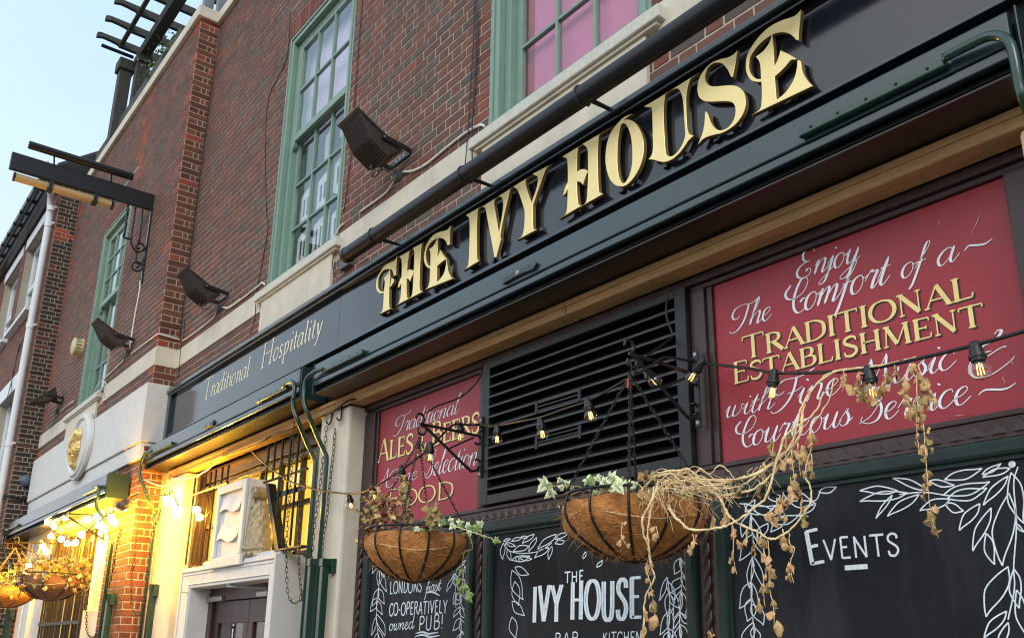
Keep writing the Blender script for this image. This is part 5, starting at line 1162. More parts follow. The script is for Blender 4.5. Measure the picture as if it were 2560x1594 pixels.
MB().box(XG-.02, XG+.02, YB-.014, YB, 5.94, 6.90).build('wall_bar', mat('galvanised_bar', (.42,.43,.47), .5, var=.1), PS); MB().box(XG+.021, XG+.045, YB-.02, YB, 5.86, 6.90).build('wall_bar', BLACKM, PS)
def gi(pts, r=.013): MB().tube(spl3([PX('x1', u, v, XG) for u, v in pts], 5), r, 8).build('iron_scroll', BLACKM, PS, smooth=True)
gi([(725,200),(700,420),(660,680)], .014); gi([(655,685),(770,715)], .014)
gi([(840,240),(810,450),(775,680),(775,780),(830,880),(900,905),(955,870),(955,800),(900,775),(850,810),(865,855),(900,850)]); gi([(945,270),(925,500),(890,760)])
gi([(860,915),(845,1040),(900,1070),(945,1110),(925,1170),(860,1195),(795,1160),(790,1090),(840,1060),(885,1090),(880,1140),(840,1130)]); gi([(955,870),(1000,830)], .02); gi([(930,1110),(960,1000),(1000,880)], .012)

# ================================================================ alarm box
q = P('E', 552, 960, YB-.06); AL = thing('alarm_box', 'round cream slotted alarm box on the brick beside the far green window', 'alarm box', (q.x, YB, q.z))
M_ = Matrix.Rotation(math.pi/2, 4, 'X')
MB().lathe([(.001, .13), (.10, .13), (.125, .115), (.14, 0), (.001, 0)], (q.x, YB, q.z), 28, M_).build('housing', CREAMBOX, AL, auto=True)
for i in range(7):
    a = -1.1+i*.36; MB().box(-.004, .004, -.10, -.03, -.002, .002).mesh('x'); sm_ = MB().tube([(q.x+.137*math.cos(a), YB-.105, q.z+.137*math.sin(a)), (q.x+.141*math.cos(a), YB-.03, q.z+.141*math.sin(a))], .006, 4); sm_.build('slot', mat('slot_tan', (.25,.17,.06), .6), AL)

# ================================================================ floodlights
def floodlight(loc, label, tilt=0.):
    t = thing('floodlight', label, 'floodlight', loc, group='brown floodlights on the brick wall')
    pv_ = Vector((0, -.23, .025)); Rt = Matrix.Translation(pv_) @ Matrix.Rotation(tilt, 4, 'X') @ Matrix.Translation(-pv_)
    x0, x1 = -.292, -.014
    prof = [(-.442, .172), (-.08, -.025), (-.187, -.108), (-.33, -.018)]
    def ext(pf, xa, xb): 
        mb = MB(); n = len(pf); mb.v = [(xa, y, z) for y, z in pf]+[(xb, y, z) for y, z in pf]
        mb.f = [tuple(range(n)), tuple(range(n, 2*n))[::-1]]+[((k+1) % n, k, n+k, n+(k+1) % n) for k in range(n)]
        mb.v = [tuple(Rt @ Vector(v)) for v in mb.v]; return mb
    ext(prof, x0, x1).build('housing', FLOODM, t, bevel=.007, local=True, recalc=True)
    ext([(-.452, .184), (-.07, -.022), (-.078, -.038), (-.458, .170)], x0-.012, x1+.010).build('rim', FLOODM, t, bevel=.003, local=True, recalc=True)
    fins = MB(); a, b_, c = Vector((0, -.442, .172)), Vector((0, -.33, -.018)), Vector((0, -.187, -.108))
    for i in range(9):
        x = x0+.022+i*(x1-x0-.044)/8
        for p, q_ in ((a, b_), (b_, c)):
            d = (q_-p).normalized(); nrm = Vector((0, -d.z, d.y)); nrm = -nrm if nrm.y*1+nrm.z*.5 > 0 else nrm
            o = nrm*.007; fins.add([Rt @ Vector((x-.004, *(p+nrm*-.002)[1:])), Rt @ Vector((x+.004, *(p-nrm*.002)[1:])), Rt @ Vector((x+.004, *(q_-nrm*.002)[1:])), Rt @ Vector((x-.004, *(q_-nrm*.002)[1:])),
                Rt @ Vector((x-.003, *(p+o)[1:])), Rt @ Vector((x+.003, *(p+o)[1:])), Rt @ Vector((x+.003, *(q_+o)[1:])), Rt @ Vector((x-.003, *(q_+o)[1:]))], [(4,5,6,7),(0,1,5,4),(1,2,6,5),(2,3,7,6),(3,0,4,7)])
    fins.build('cooling_fins', FLOODM, t, local=True, recalc=True)
    for x in (x1+.012, x0-.018):
        mb = MB(); w_ = .020; d = (Vector((0, -.005, -.008))-pv_).normalized(); nn = Vector((0, -d.z, d.y))*w_; A, B = pv_-d*.02, Vector((0, -.006, -.006))
        mb.v = [(x, *(A+nn)[1:]), (x, *(A-nn)[1:]), (x, *(B-nn)[1:]), (x, *(B+nn)[1:])]; mb.v += [(v[0]+.006, v[1], v[2]) for v in mb.v]
        mb.f = [(0,1,2,3), (7,6,5,4), (0,4,5,1), (1,5,6,2), (2,6,7,3), (3,7,4,0)]; mb.build('bracket_arm', BLACKM, t, local=True, recalc=True)
        MB().lathe([(.001, .004), (.008, .004), (.009, 0)], (x+.007, pv_.y, pv_.z), 10, Matrix.Rotation(math.pi/2, 4, 'Y')).build('bolt', STEEL, t, local=True)
    MB().box(-.30, 0, -.012, -.004, -.028, .016).build('wall_plate', BLACKM, t, local=True, bevel=.002)
    for i in range(3): MB().lathe([(.001, .004), (.010, .003), (.011, 0)], (-.19+i*.05, -.012, -.006), 12, M_).build('bolt', STEEL, t, local=True)
    MB().lathe([(.001, 0), (.018, 0), (.018, .03), (.001, .03)], tuple(Rt @ Vector((-.20, -.205, -.135))), 10).build('gland', BLACKM, t, local=True)
    return t
floodlight((-4.99, 0, 5.062), 'largest brown floodlight on the brick between the two green windows, nearest the camera')
floodlight((-8.479, 0, 5.042), 'brown floodlight over the cream band just right of the brick pier')
floodlight((-10.855, YB, 5.125), 'brown floodlight left of the brick pier beside the far green window')
floodlight((-14.40, YB, 5.14), 'floodlight tilted down at the far left in front of the dark brick flank', tilt=1.25)
# surface cable and junction boxes
CB = thing('wall_cable', 'white surface cable running along the wall above the cream band', 'cable', (-8, 0, 4.9))
def cb(pts, r=.009, m=CABLEW, nm='cable_run', par=None): MB().tube(spl3([P(*p) for p in pts], 4), r, 6).build(nm, m, par or CB, smooth=True)
cb([('B',1632,905,-.012),('B',1600,893,-.012),('B',1500,945,-.012),('B',1350,1060,-.012),('B',1230,1160,-.012),('B',1130,1215,-.012),('B',1045,1228,-.012)])
cb([('B',985,1290,-.012),('B',960,1330,-.012),('B',915,1385,-.012),('B',740,1512,-.012)])
cb([('x2',1512,745,-.012),('x2',1400,830,-.012),('x2',1300,885,-.012),('x2',1210,878,-.012)]); cb([('x2',1095,975,-.012),('x2',1070,1040,-.012),('x2',950,1150,-.012),('x2',700,1340,-.012),('x2',560,1435,-.012),('x2',530,1445,-.01)])
cb([('E',1110,880,YB-.012),('E',1000,960,YB-.012),('E',935,1010,YB-.012)])
a = P('E',1110,880,YB-.012); b_ = PX('x2', 530, 1445, XP+.012); MB().tube([a, (XP+.012, YB-.01, a.z), (XP+.012, -.012, b_.z)], .009, 6).build('cable_run', CABLEW, CB)
cb([('E',885,1050,YB-.012),('E',740,1195,YB-.012)]); cb([('E',925,975,YB-.012),('E',960,750,YB-.012),('E',995,560,YB-.012),('E',1000,490,YB-.012)])
cb([('E',520,1345,YB-.05),('E',480,1380,YB-.012),('E',430,1420,YB-.012)])
cb([('s',1410,140,-.01),('s',1450,50,-.012),('s',1500,0,-.012)]); cb([('o',1290,250,YB-.08),('o',1230,310,YB-.10),('o',1180,420,YB-.10)], .005); cb([('o',1300,260,YB-.08),('o',1340,310,YB-.06),('o',1310,470,YB-.04)], .005)
cb([('s',0,1045,-.012),('s',50,1060,-.012),('s',200,960,-.012),('s',420,790,-.012),('s',480,740,-.012),('s',515,765,-.03)])
for (k, u, v, y) in (('B',1010,1255,0), ('x2',1150,900,0), ('E',905,1000,YB), ('E',405,1420,YB)):
    q = P(k, u, v, y-.02); MB().lathe([(.001, .045), (.036, .045), (.040, .035), (.040, 0)], (q.x, y, q.z), 18, M_).build('junction_box', GREYBOX, CB, auto=True)
    MB().tube([(q.x-.035, y-.02, q.z+.01), (q.x-.075, y-.02, q.z+.02)], .014, 8).build('gland', CABLEW, CB)
cb([('B',880,1185,-.19),('B',900,1215,-.14),('B',850,1220,-.12),('B',828,1260,-.10),('B',860,1250,-.09),('B',900,1205,-.06),('B',950,1230,-.02)], .005, CABLEB)
cb([('x2',940,780,-.19),('x2',920,840,-.14),('x2',865,900,-.10),('x2',900,910,-.06),('x2',1020,890,-.02)], .005, CABLEB)
for pts in ([('B',1560,0,-.012),('B',1550,300,-.014),('B',1530,600,-.012),('B',1515,900,-.02),('B',1490,1190,-.05)], [('B',1575,0,-.012),('B',1570,350,-.014),('B',1550,700,-.012),('B',1540,1000,-.03),('B',1545,1200,-.06)], [('B',1590,150,-.012),('B',1572,500,-.012),('B',1545,860,-.012)],
    [('B',760,0,-.008),('B',735,300,-.008),('B',700,770,-.008)], [('B',685,1050,-.008),('B',650,1330,-.008),('B',625,1512,-.008)], [('B',245,90,-.008),('B',215,430,-.008),('B',90,700,-.008),('B',65,1100,-.008),('B',75,1512,-.008)],
    [('F',70,0,-.008),('F',85,120,-.008),('F',30,430,-.008),('F',5,560,-.008)], [('s',400,1000,-.03),('s',385,1200,-.012),('s',330,1390,-.02)], [('s',1410,330,-.03),('s',1370,450,-.045),('s',1375,560,-.045),('s',1410,680,-.045)], [('s',1640,495,-.1),('s',1700,505,-.1),('s',1810,440,-.1)],
    [('t',620,0,-.006),('t',600,300,-.006),('t',550,480,-.014),('t',520,850,-.014),('t',500,1080,-.01)]): cb(pts, .004, CABLEB, 'thin_wire')
for pts in ([('r',1330,0),('r',1290,300),('r',1240,700),('r',1150,1200),('r',1100,1512)], [('r',1400,0),('r',1330,500),('r',1250,1000),('r',1200,1512)]):
    CR['r'] = (420, 60, .09923); MB().tube([PX(k, u, v, XP+.012) for k, u, v in pts]+[Vector((XP+.012, PX('r', pts[-1][1], 1512, XP+.012).y, 4.9))], .004, 5).build('thin_wire', CABLEB, CB)
MB().tube([P('B',258,78,-.02), P('B',330,-10,-.10)], .006, 6).build('flag_rod', CABLEW, CB); MB().tube([P('u',1270,560,YB-.02), P('u',1415,360,YB-.12)], .008, 6).build('flag_rod', CABLEW, CB)
# ================================================================ basket brackets, baskets, plants, lights
def link_mesh(m, L=.022, w=.010, r=.0017):
    mb = MB(); pts = []; n = 12
    for i in range(n+1):
        a = 2*math.pi*i/n; pts.append((w/2*math.cos(a), 0, L/2*math.sin(a)*1.0 if abs(math.sin(a)) > .5 else L/2*math.sin(a)))
    mb.tube(pts, r, 5, caps=False); return mb.mesh('link', m, smooth=True)
CHL = link_mesh(BLACKM, .050, .020, .0028); CHS = link_mesh(BLACKM, .030, .013, .0019); CHS2 = link_mesh(mat('brass_chain', (.35,.22,.08), .5, metal=.4), .036, .015, .0026)
def chain(par, pts, me, pitch, joined=None):
    sp = spl3(pts, 10) if len(pts) > 2 else [pts[0].lerp(pts[1], i/40) for i in range(41)]
    acc = 0; nxt = pitch/2; k = 0; mb = MB() if joined else None
    for i in range(len(sp)-1):
        d = sp[i+1]-sp[i]; L = d.length
        while nxt < acc+L:
            p = sp[i]+d*((nxt-acc)/L); q = d.normalized().to_track_quat('Z', 'Y')
            R_ = q.to_matrix() @ Matrix.Rotation((k % 2)*math.pi/2+.5, 3, 'Z')
            if joined:
                o = len(mb.v); mb.v += [tuple(R_ @ v.co+p) for v in me.vertices]; mb.f += [tuple(j+o for j in f.vertices) for f in me.polygons]
            else: inst('link', me, p, R_.to_quaternion(), par)
            nxt += pitch; k += 1
        acc += L
    if joined: mb.build('chain', joined, par, smooth=True)
def bracket(label, xb, z0, z1, ytip, ztip, twist=0):
    t = thing('basket_bracket', label, 'bracket', (xb, YF, z0), group='scrolled iron brackets for the hanging baskets')
    yw = YF-.03 if xb > -8 else -.24
    MB().box(xb-.016, xb+.016, yw-.012, yw-.003, z0, z1).build('back_plate', BLACKM, t, bevel=.003)
    zt = z1-.10
    MB().box(xb-.010, xb+.010, min(ytip+.02, yw), yw-.012, zt-.005, zt+.005).mesh('tmp')
    MB().tube([(xb, yw-.012, zt-.02), (xb, (yw+ytip)/2, (zt+ztip)/2-.008), (xb, ytip, ztip)], .0085, 6).build('arm', BLACKM, t)
    MB().tube([(xb, yw-.02, z0+.045), (xb, yw-.07, z0+.03), (xb, yw-.12, z0+.06), (xb, ytip+.05, ztip-.02), (xb, ytip, ztip)], .0085, 6).build('strut', BLACKM, t)
    def curl(cy, cz, r0, a0, a1, n=14, rr_=.007):
        pts = [(xb, cy+r0*(1-.35*i/n)*math.cos(a0+(a1-a0)*i/n), cz+r0*(1-.35*i/n)*math.sin(a0+(a1-a0)*i/n)) for i in range(n+1)]
        MB().tube(pts, rr_, 6).build('scroll', BLACKM, t, smooth=True)
    curl(ytip-.005, ztip+.034, .034, -1.5, 3.4); curl(ytip+.01, ztip-.034, .034, 1.5, -3.6)
    curl(yw-.035, zt+.03, .028, -1.2, 2.6); curl(yw-.035, zt-.05, .028, 1.2, -2.6); curl(yw-.035, z0+.085, .03, -1.5, 2.2)
    MB().tube([(xb, yw-.06, zt-.035), (xb, (yw+ytip)/2-.01, (z0+zt)/2+.01)], .006, 6).build('tie', BLACKM, t)
    for z_ in (z0+.022, z1-.022): MB().lathe([(.001, .004), (.009, .003), (.010, 0)], (xb, yw-.012, z_), 10, M_).build('screw', STEEL, t)
    return t
bracket('iron basket bracket between the louvre and the large red panel', -2.533, 2.562, 2.925, -.335, 2.815)
bracket('iron basket bracket left of the louvre on the small red panel', -4.178, 2.562, 2.93, -.335, 2.815)

def basket(label, c, R, H, hook, seed, liner=COIR, fuzz=2600, rim_m=BLACKM, ribs=12, chm=CHS, nch=4):
    t = thing('hanging_basket', label, 'hanging basket', (c[0], c[1], c[2]-H), group='hanging baskets')
    c = Vector(c); r = random.Random(seed); prof = []; K = 12; mb = MB(); N = 48
    f = lambda t_: R*.985*math.sin(math.acos(min(1, max(0, t_**.95))))**.80 if t_ > 0 else R*.985
    def rad(t_): return R*.96*(max(0, 1-t_**2.4))**.54*(1+.07*math.sin(math.pi*min(1, t_*1.3)))
    for i in range(K+1):
        t_ = i/K
        for k in range(N):
            a = 2*math.pi*k/N; rr_ = rad(t_*.985)*(1+.10*mnoise.noise(Vector((math.cos(a)*2.5, math.sin(a)*2.5, t_*3+seed)))-.015*abs(math.cos(a*ribs/2))*(.3+t_))
            mb.v.append((c.x+rr_*math.cos(a), c.y+rr_*math.sin(a), c.z-.030-(H-.018)*t_*.985+(.022*mnoise.noise(Vector((a*2, seed, 0))) if i == 0 else 0)))
    for i in range(K):
        for k in range(N): k2 = (k+1) % N; mb.f.append((i*N+k, i*N+k2, (i+1)*N+k2, (i+1)*N+k))
    mb.f.append(tuple(K*N+k for k in range(N))); mb.build('liner', liner, t, smooth=True, recalc=True)
    MB().lathe([(.001, 0), (R*.93, 0)], (c.x, c.y, c.z-.035), 28).build('soil', SOIL, t)
    MB().tube([(c.x+R*math.cos(2*math.pi*i/36), c.y+R*math.sin(2*math.pi*i/36), c.z) for i in range(37)], .0065, 7, caps=False).build('rim', rim_m, t, smooth=True)
    for j in range(ribs):
        a = 2*math.pi*(j+.35)/ribs; pts = [(c.x+R*math.cos(a), c.y+R*math.sin(a), c.z)]
        for i in range(1, 11): t_ = i/10; rr_ = rad(t_)*1.05+.006; pts.append((c.x+rr_*math.cos(a), c.y+rr_*math.sin(a), c.z-H*1.03*t_-.006))
        MB().tube(pts, .0058, 6).build('rib', rim_m, t, smooth=True)
    MB().tube([(c.x+(rad(.42)*1.03+.004)*math.cos(2*math.pi*i/30), c.y+(rad(.42)*1.03+.004)*math.sin(2*math.pi*i/30), c.z-H*.42+.02*math.sin(3*2*math.pi*i/30)) for i in range(31)], .0016, 5, caps=False).build('twine', STRAW, t)
    if fuzz:
        fb = MB()
        for _ in range(fuzz):
            t_ = r.random()**.8*.97; a = r.uniform(0, 2*math.pi); rr_ = rad(t_)*1.0+.002; p = Vector((c.x+rr_*math.cos(a), c.y+rr_*math.sin(a), c.z-.012-H*t_*.985))
            out = Vector((math.cos(a), math.sin(a), -t_*.9)).normalized(); tan = Vector((-math.sin(a), math.cos(a), r.uniform(-.7, .7))).normalized()*r.choice((-1, 1))
            L = r.uniform(.010, .040)*(1+1.6*(r.random() < .10)); m1 = p+out*L*.22+tan*L*.5; m2 = p+out*L*r.uniform(.12, .7)+tan*L; wv_ = Vector((0, 0, 1)).cross(tan).normalized()*.0009+Vector((0, 0, .0009))
            fb.add([p-wv_, p+wv_, m1+wv_, m1-wv_, m2], [(0,1,2,3), (3,2,4)])
        fb.build('coir_fibres', COIRF, t, kind='stuff')
    hook = Vector(hook)
    for j in range(nch):
        a = 2*math.pi*(j+.2)/nch+.4; chain(t, [Vector((c.x+R*math.cos(a), c.y+R*math.sin(a), c.z+.01)), hook-Vector((0, 0, .05))], chm, .62*(.030 if chm is CHS else .036), joined=chm.materials[0])
    MB().tube([hook+Vector((.012*math.sin(i*.7), 0, -.045+.012*i*.9)) for i in range(7)], .003, 6).build('hook', BLACKM, t)
    MB().tube([hook+Vector((0, 0, -.06)), hook+Vector((0, 0, -.10))], .010, 8).build('chain_collar', BLACKM, t)
    return t
C1 = (-2.54, -.325, 2.205); C2 = (-4.17, -.33, 2.215)
BK1 = basket('coir hanging basket in the centre trailing pale dry vines to the right', C1, .282, .250, (-2.533, -.335, 2.775), 1)
BK2 = basket('coir hanging basket in front of the left blackboard', C2, .272, .262, (-4.178, -.335, 2.775), 2, fuzz=1800)
MB().tube([Vector((-2.533, -.345, 2.70)), Vector((-2.533, -.345, 2.66))], .008, 8).build('red_tag', ORPAINT, BK1)

# --- plants in the two near baskets
def at3(k, u, v, y): return P(k, u, v, y)
IV1 = thing('ivy_plant', 'pale variegated ivy at the left rim of the central basket', 'ivy', (-2.7, -.4, 2.2)); r = random.Random(31)
big = [(250,410,.075),(285,470,.055),(345,385,.032),(360,450,.034),(400,430,.034),(425,455,.03),(395,520,.025),(360,600,.025),(380,650,.02),(530,385,.055),(575,400,.055),(600,370,.04),(655,470,.055),(690,380,.058),(690,545,.04),(740,420,.06),(770,400,.05),(800,430,.05),(840,450,.045),(720,470,.05),(640,400,.04),(560,480,.035),(600,490,.035),(880,430,.03)]
for (u, v, s_) in big: p = P('K', u, v, -.55+r.uniform(-.05, .05)+(.10 if u < 450 else 0)); inst('leaf', (IVYM if r.random() < .75 else IVYG)[r.randrange(3)], p, Euler((r.uniform(-.2, .5), r.uniform(-2.6, 2.6), r.uniform(.4, 1.3))), IV1, s_*1.05*r.uniform(.75, 1.15))
for pts in ([(560,470,-.5),(470,440,-.5),(400,440,-.47),(330,430,-.45),(270,450,-.45)], [(480,470,-.5),(400,520,-.48),(370,600,-.48),(385,660,-.48)], [(560,480,-.5),(640,470,-.53),(720,440,-.55),(800,450,-.55)]): MB().tube(spl3([P('K', *p) for p in pts]), .0025, 5).build('stem', DRYLEAF2, IV1)
VN = thing('dry_vine', 'bleached dry vine trailing from the central basket up to the string of bulbs', 'vine', (-2.4, -.35, 2.2)); r = random.Random(12)
def stem(par, pts, r0, r1=None, jit=.0, m=STRAW):
    sp = spl3([P(*p) for p in pts], 6); n = len(sp); r1 = (r1 or r0*.5)*1.0; r0 = r0*1.0
    jit = jit or min(.0022, r0*.55); sp = [p+Vector((r.uniform(-jit, jit), r.uniform(-jit, jit), r.uniform(-jit, jit))) for p in sp]
    MB().tube(sp, [(r0+(r1-r0)*i/(n-1))*r.uniform(.72, 1.22)*.86 for i in range(n)], 6).build('stem', m, par, smooth=True); return sp
tops = [('H',380,1190,-.31),('H',470,1140,-.31),('H',640,1112,-.31),('H',800,1095,-.31),('H',920,1070,-.30),('H',1050,1035,-.30)]
stem(VN, [('d',-60,990,-.42),('d',120,930,-.45),('d',290,880,-.46),('d',330,950,-.46),('d',500,1060,-.45),('d',800,1190,-.42),('d',1000,1170,-.40),('d',1250,1110,-.38),('d',1480,900,-.36),('d',1814,450,-.33),('H',250,1370,-.32)]+tops[:4], .0062, .0035)
stem(VN, [('d',380,970,-.45),('d',480,990,-.45),('d',860,1000,-.42),('d',1150,960,-.40),('d',1400,850,-.37),('d',1650,650,-.35),('d',1800,440,-.33),('H',270,1340,-.32)]+tops, .005, .003)
stem(VN, [('d',300,960,-.45),('d',700,1055,-.43),('d',1000,1010,-.40),('d',1300,890,-.38),('d',1480,770,-.36),('d',1720,520,-.34),('H',230,1420,-.33),('H',330,1250,-.32)]+tops[1:5], .005, .003)
stem(VN, [('d',600,1080,-.45),('d',850,1110,-.43),('d',1100,1060,-.40),('d',1350,880,-.38),('d',1560,730,-.36),('d',1790,470,-.34)], .004, .003)
stem(VN, [('K',1100,590,-.56),('K',1180,680,-.56),('K',1270,745,-.54),('K',1450,735,-.50),('K',1580,685,-.48),('K',1740,570,-.45),('K',1812,480,-.43),('L',100,130,-.40),('L',170,40,-.38),('H',330,1430,-.35),('H',400,1280,-.33)], .0058, .004)
stem(VN, [('d',650,1100,-.45),('d',800,1230,-.46),('d',880,1380,-.46),('K',1530,640,-.47),('K',1600,700,-.46),('K',1740,760,-.44),('L',20,810,-.42),('L',110,780,-.41),('L',200,700,-.40),('L',300,560,-.39),('L',300,450,-.38),('L',265,340,-.37),('L',300,170,-.36),('L',305,30,-.35),('H',440,1330,-.34),('H',470,1180,-.33)], .0052, .003)
stem(VN, [('K',900,480,-.5),('K',960,420,-.52),('K',1040,350,-.53),('K',1190,330,-.52),('K',1200,370,-.5),('K',1300,390,-.48),('K',1420,430,-.46)], .0055, .004)
stem(VN, [('K',1040,400,-.53),('K',1000,520,-.57),('K',930,650,-.58),('K',930,760,-.57),('K',965,860,-.55),('K',985,1000,-.53),('K',1010,1080,-.52),('K',960,1180,-.52),('K',935,1300,-.52),('K',930,1520,-.52)], .006, .003)
stem(VN, [('K',1010,440,-.55),('K',985,600,-.57),('K',960,760,-.57),('K',985,940,-.54)], .005, .003); stem(VN, [('K',1180,340,-.5),('K',1290,350,-.48),('K',1330,315,-.47),('K',1400,350,-.46),('K',1470,290,-.45),('K',1530,330,-.44),('K',1570,380,-.44)], .003, .002)
for i in range(40):       # thin roots and tendrils
    u, v = r.uniform(900, 1330), r.uniform(370, 470); y = -.54+r.uniform(-.04, .05); L = r.uniform(60, 330)*(1 if u < 1150 else .9); dx = r.uniform(-110, 150)
    pts = [('K', u, v, y), ('K', u+dx*.3+r.uniform(-40, 40), v+L*.3, y-.01), ('K', u+dx*.5+r.uniform(-40, 40), v+L*.5, y-.01), ('K', u+dx*.7+r.uniform(-40, 40), v+L*.7, y-.015), ('K', u+dx+r.uniform(-20, 20), v+L, y-.01)]
    stem(VN, pts, r.uniform(.0012, .0026), .0008, m=STRAW if r.random() < .7 else DRYLEAF)
for i in range(34):
    u, v = r.uniform(880, 1250), r.uniform(340, 450); y = -.5+r.uniform(-.06, .04)
    stem(VN, [('K', u, v+40, y), ('K', u+90, v+r.uniform(-60, 40), y), ('K', u+170, v+r.uniform(-30, 70), y), ('K', u+r.uniform(220, 470), v+r.uniform(-10, 150), y)], r.uniform(.0015, .0036), .0012, m=STRAW if r.random() < .75 else DRYLEAF)
for i in range(26):
    t_ = r.random(); u = 1350+500*t_; v = 420-190*t_**1.5+r.uniform(-10, 40); y = -.44+.1*t_
    stem(VN, [('K', u, v, y), ('K', u+r.uniform(-40, 40), v+40, y), ('K', u+r.uniform(-50, 60), v+r.uniform(70, 130), y), ('K', u+r.uniform(-40, 80), v+r.uniform(120, 220), y)], .0018, .0009)
def strand(par, pts, n, meshes, s0, s1, r0=.0022):
    sp = stem(par, pts, r0, .001)
    n = max(2, int(n*.9)); s0, s1 = s0*.52, s1*.74
    for i in range(n):
        p = sp[int((len(sp)-1)*((i+r.random())/n))]; leafat(par, meshes, p+Vector((r.uniform(-.014, .014), r.uniform(-.01, .01), 0)), r.uniform(s0, s1), r, True)
strand(VN, [('c',480,50,-.30),('c',540,250,-.30),('c',565,420,-.30),('c',510,640,-.31),('c',550,850,-.31),('c',570,1100,-.31),('c',590,1400,-.31),('L',1130,420,-.31),('L',1150,600,-.31),('L',1180,740,-.31)], 30, DRYM+DRY2, .030, .052)
strand(VN, [('c',380,60,-.30),('c',300,280,-.30),('c',300,420,-.30),('c',370,560,-.30),('c',430,660,-.30)], 11, DRYM, .034, .052); strand(VN, [('c',500,150,-.30),('c',560,280,-.30),('c',650,400,-.30),('c',690,600,-.30)], 8, DRYM, .030, .046)
strand(VN, [('c',460,200,-.30),('c',470,520,-.30),('c',460,700,-.31),('c',470,950,-.31),('c',500,1150,-.31)], 5, DRYM, .034, .05)
for (u, v, n) in ((540,1130,4),(640,1150,7),(700,1180,6),(760,1210,6),(830,1130,8),(900,1080,3)): strand(VN, [('H', u, v, -.31), ('H', u+10, v+70, -.31), ('H', u+r.uniform(-20, 20), v+150, -.31)], n, DRYM+DRY2, .034, .052)
for (u, v, v2, n) in ((40,120,330,5),(130,60,320,5),(170,180,360,4),(210,130,370,5),(240,150,260,3),(300,30,150,4),(310,210,360,4),(160,370,560,6),(190,380,480,3),(110,480,680,5),(60,520,640,3),(235,560,740,3),(25,600,660,2)): strand(VN, [('L', u, v, -.38), ('L', u+r.uniform(-12, 12), (v+v2)/2, -.38), ('L', u+r.uniform(-10, 25), v2, -.38)], n, DRYM+DRY2[:1], .036, .056)
strand(VN, [('L',105,740,-.40),('L',110,860,-.40)], 2, DRYM, .05, .06); strand(VN, [('L',150,770,-.40),('L',155,850,-.40),('L',190,880,-.40),('L',160,970,-.40),('L',165,1050,-.40),('L',180,1120,-.40)], 5, DRYM, .045, .065)
strand(VN, [('L',0,800,-.42),('L',10,1000,-.42),('L',15,1180,-.42),('L',40,1280,-.42),('L',45,1420,-.42)], 11, DRYM+DRY2, .035, .055); strand(VN, [('K',1560,690,-.46),('K',1570,800,-.46),('K',1565,940,-.46),('K',1590,1060,-.46)], 7, DRYM, .035, .055)
strand(VN, [('K',1660,740,-.45),('K',1660,870,-.45)], 3, DRYM, .03, .04); strand(VN, [('K',1740,770,-.44),('K',1730,870,-.44)], 4, DRYM+DRY2, .04, .05); strand(VN, [('K',1780,880,-.43),('K',1800,1020,-.43),('K',1780,1130,-.43),('K',1790,1290,-.43)], 8, DRYM, .04, .06)
strand(VN, [('K',985,940,-.53),('K',950,1000,-.52),('K',980,1130,-.52),('K',1000,1270,-.52),('K',1010,1400,-.52)], 9, DRY2+DRYM, .04, .062); strand(VN, [('K',940,1300,-.52),('K',935,1500,-.52)], 5, DRYM, .03, .045)
strand(VN, [('K',780,690,-.57),('K',775,800,-.57),('K',810,850,-.57)], 5, DRYM, .03, .042); strand(VN, [('K',1500,580,-.46),('K',1510,690,-.46)], 6, DRYM, .04, .055); strand(VN, [('K',1250,850,-.5),('K',1260,930,-.5)], 3, DRYM, .03, .04)
strand(VN, [('K',1280,780,-.53),('K',1290,840,-.53)], 2, DRYM, .035, .04); strand(VN, [('K',1020,720,-.57),('K',1040,810,-.57)], 3, DRYM, .035, .045)
for (u, v) in ((880,500),(900,520),(1060,470),(1130,500),(950,330),(920,340),(1000,340),(1390,1480),(1430,630),(1620,430),(1740,430)): leafat(VN, DRYM+DRY2, P('K', u, v, -.52 if u < 1300 else -.42), r.uniform(.035, .055), r)
DP = thing('withered_plant', 'withered red and brown plant in the basket before the left blackboard', 'plant', (-4.2, -.4, 2.2)); r = random.Random(77)
for i in range(130):
    u, v = r.gauss(900, 75), r.gauss(620, 85); 
    if v > 770: v = r.uniform(650, 770)
    leafat(DP, (DRYM, REDM, DRY2, DRY2)[r.randrange(4)], P('J', max(755, u), max(440, v), -.47+r.uniform(-.08, .1)), r.uniform(.022, .040), r)
for i in range(70): v = r.uniform(350, 680); leafat(DP, DRY2 if r.random() < .75 else DRYM, P('J', 1045+r.gauss(0, 14)+(v-350)*.12, v, -.42+r.uniform(-.03, .03)), r.uniform(.030, .05), r, True)
for i in range(26): v = r.uniform(550, 690); leafat(DP, DRY2, P('J', 1255+r.gauss(0, 22), v, -.45), r.uniform(.03, .055), r, True)
for i in range(34):
    u = r.uniform(830, 1060); stem(DP, [('J', u, 740, -.5), ('J', u+r.uniform(-60, 30), 650, -.48), ('J', u+r.uniform(-110, 40), r.uniform(480, 600), -.46)], .002, .001, m=DRYLEAF2 if i % 2 else REDLEAF)
for pts in ([(1190,690,-.5),(1215,620,-.5),(1250,550,-.5)], [(1160,700,-.5),(1240,600,-.5),(1300,560,-.5)], [(760,640,-.5),(700,620,-.5),(665,600,-.52),(680,650,-.52),(740,670,-.5)], [(750,720,-.5),(715,760,-.5),(705,830,-.5)]): stem(DP, [('J', *p) for p in pts], .0025, .0015, m=DRYLEAF2)
leafat(DP, REDM, P('J', 775, 785, -.52), .07, r); leafat(DP, DRYM, P('J', 706, 825, -.5), .035, r); leafat(DP, DRYM, P('J', 706, 600, -.5), .03, r)
IV2 = thing('ivy_plant', 'small variegated ivy spilling over the right rim of the left near basket', 'ivy', (-3.95, -.4, 2.2)); r = random.Random(13)
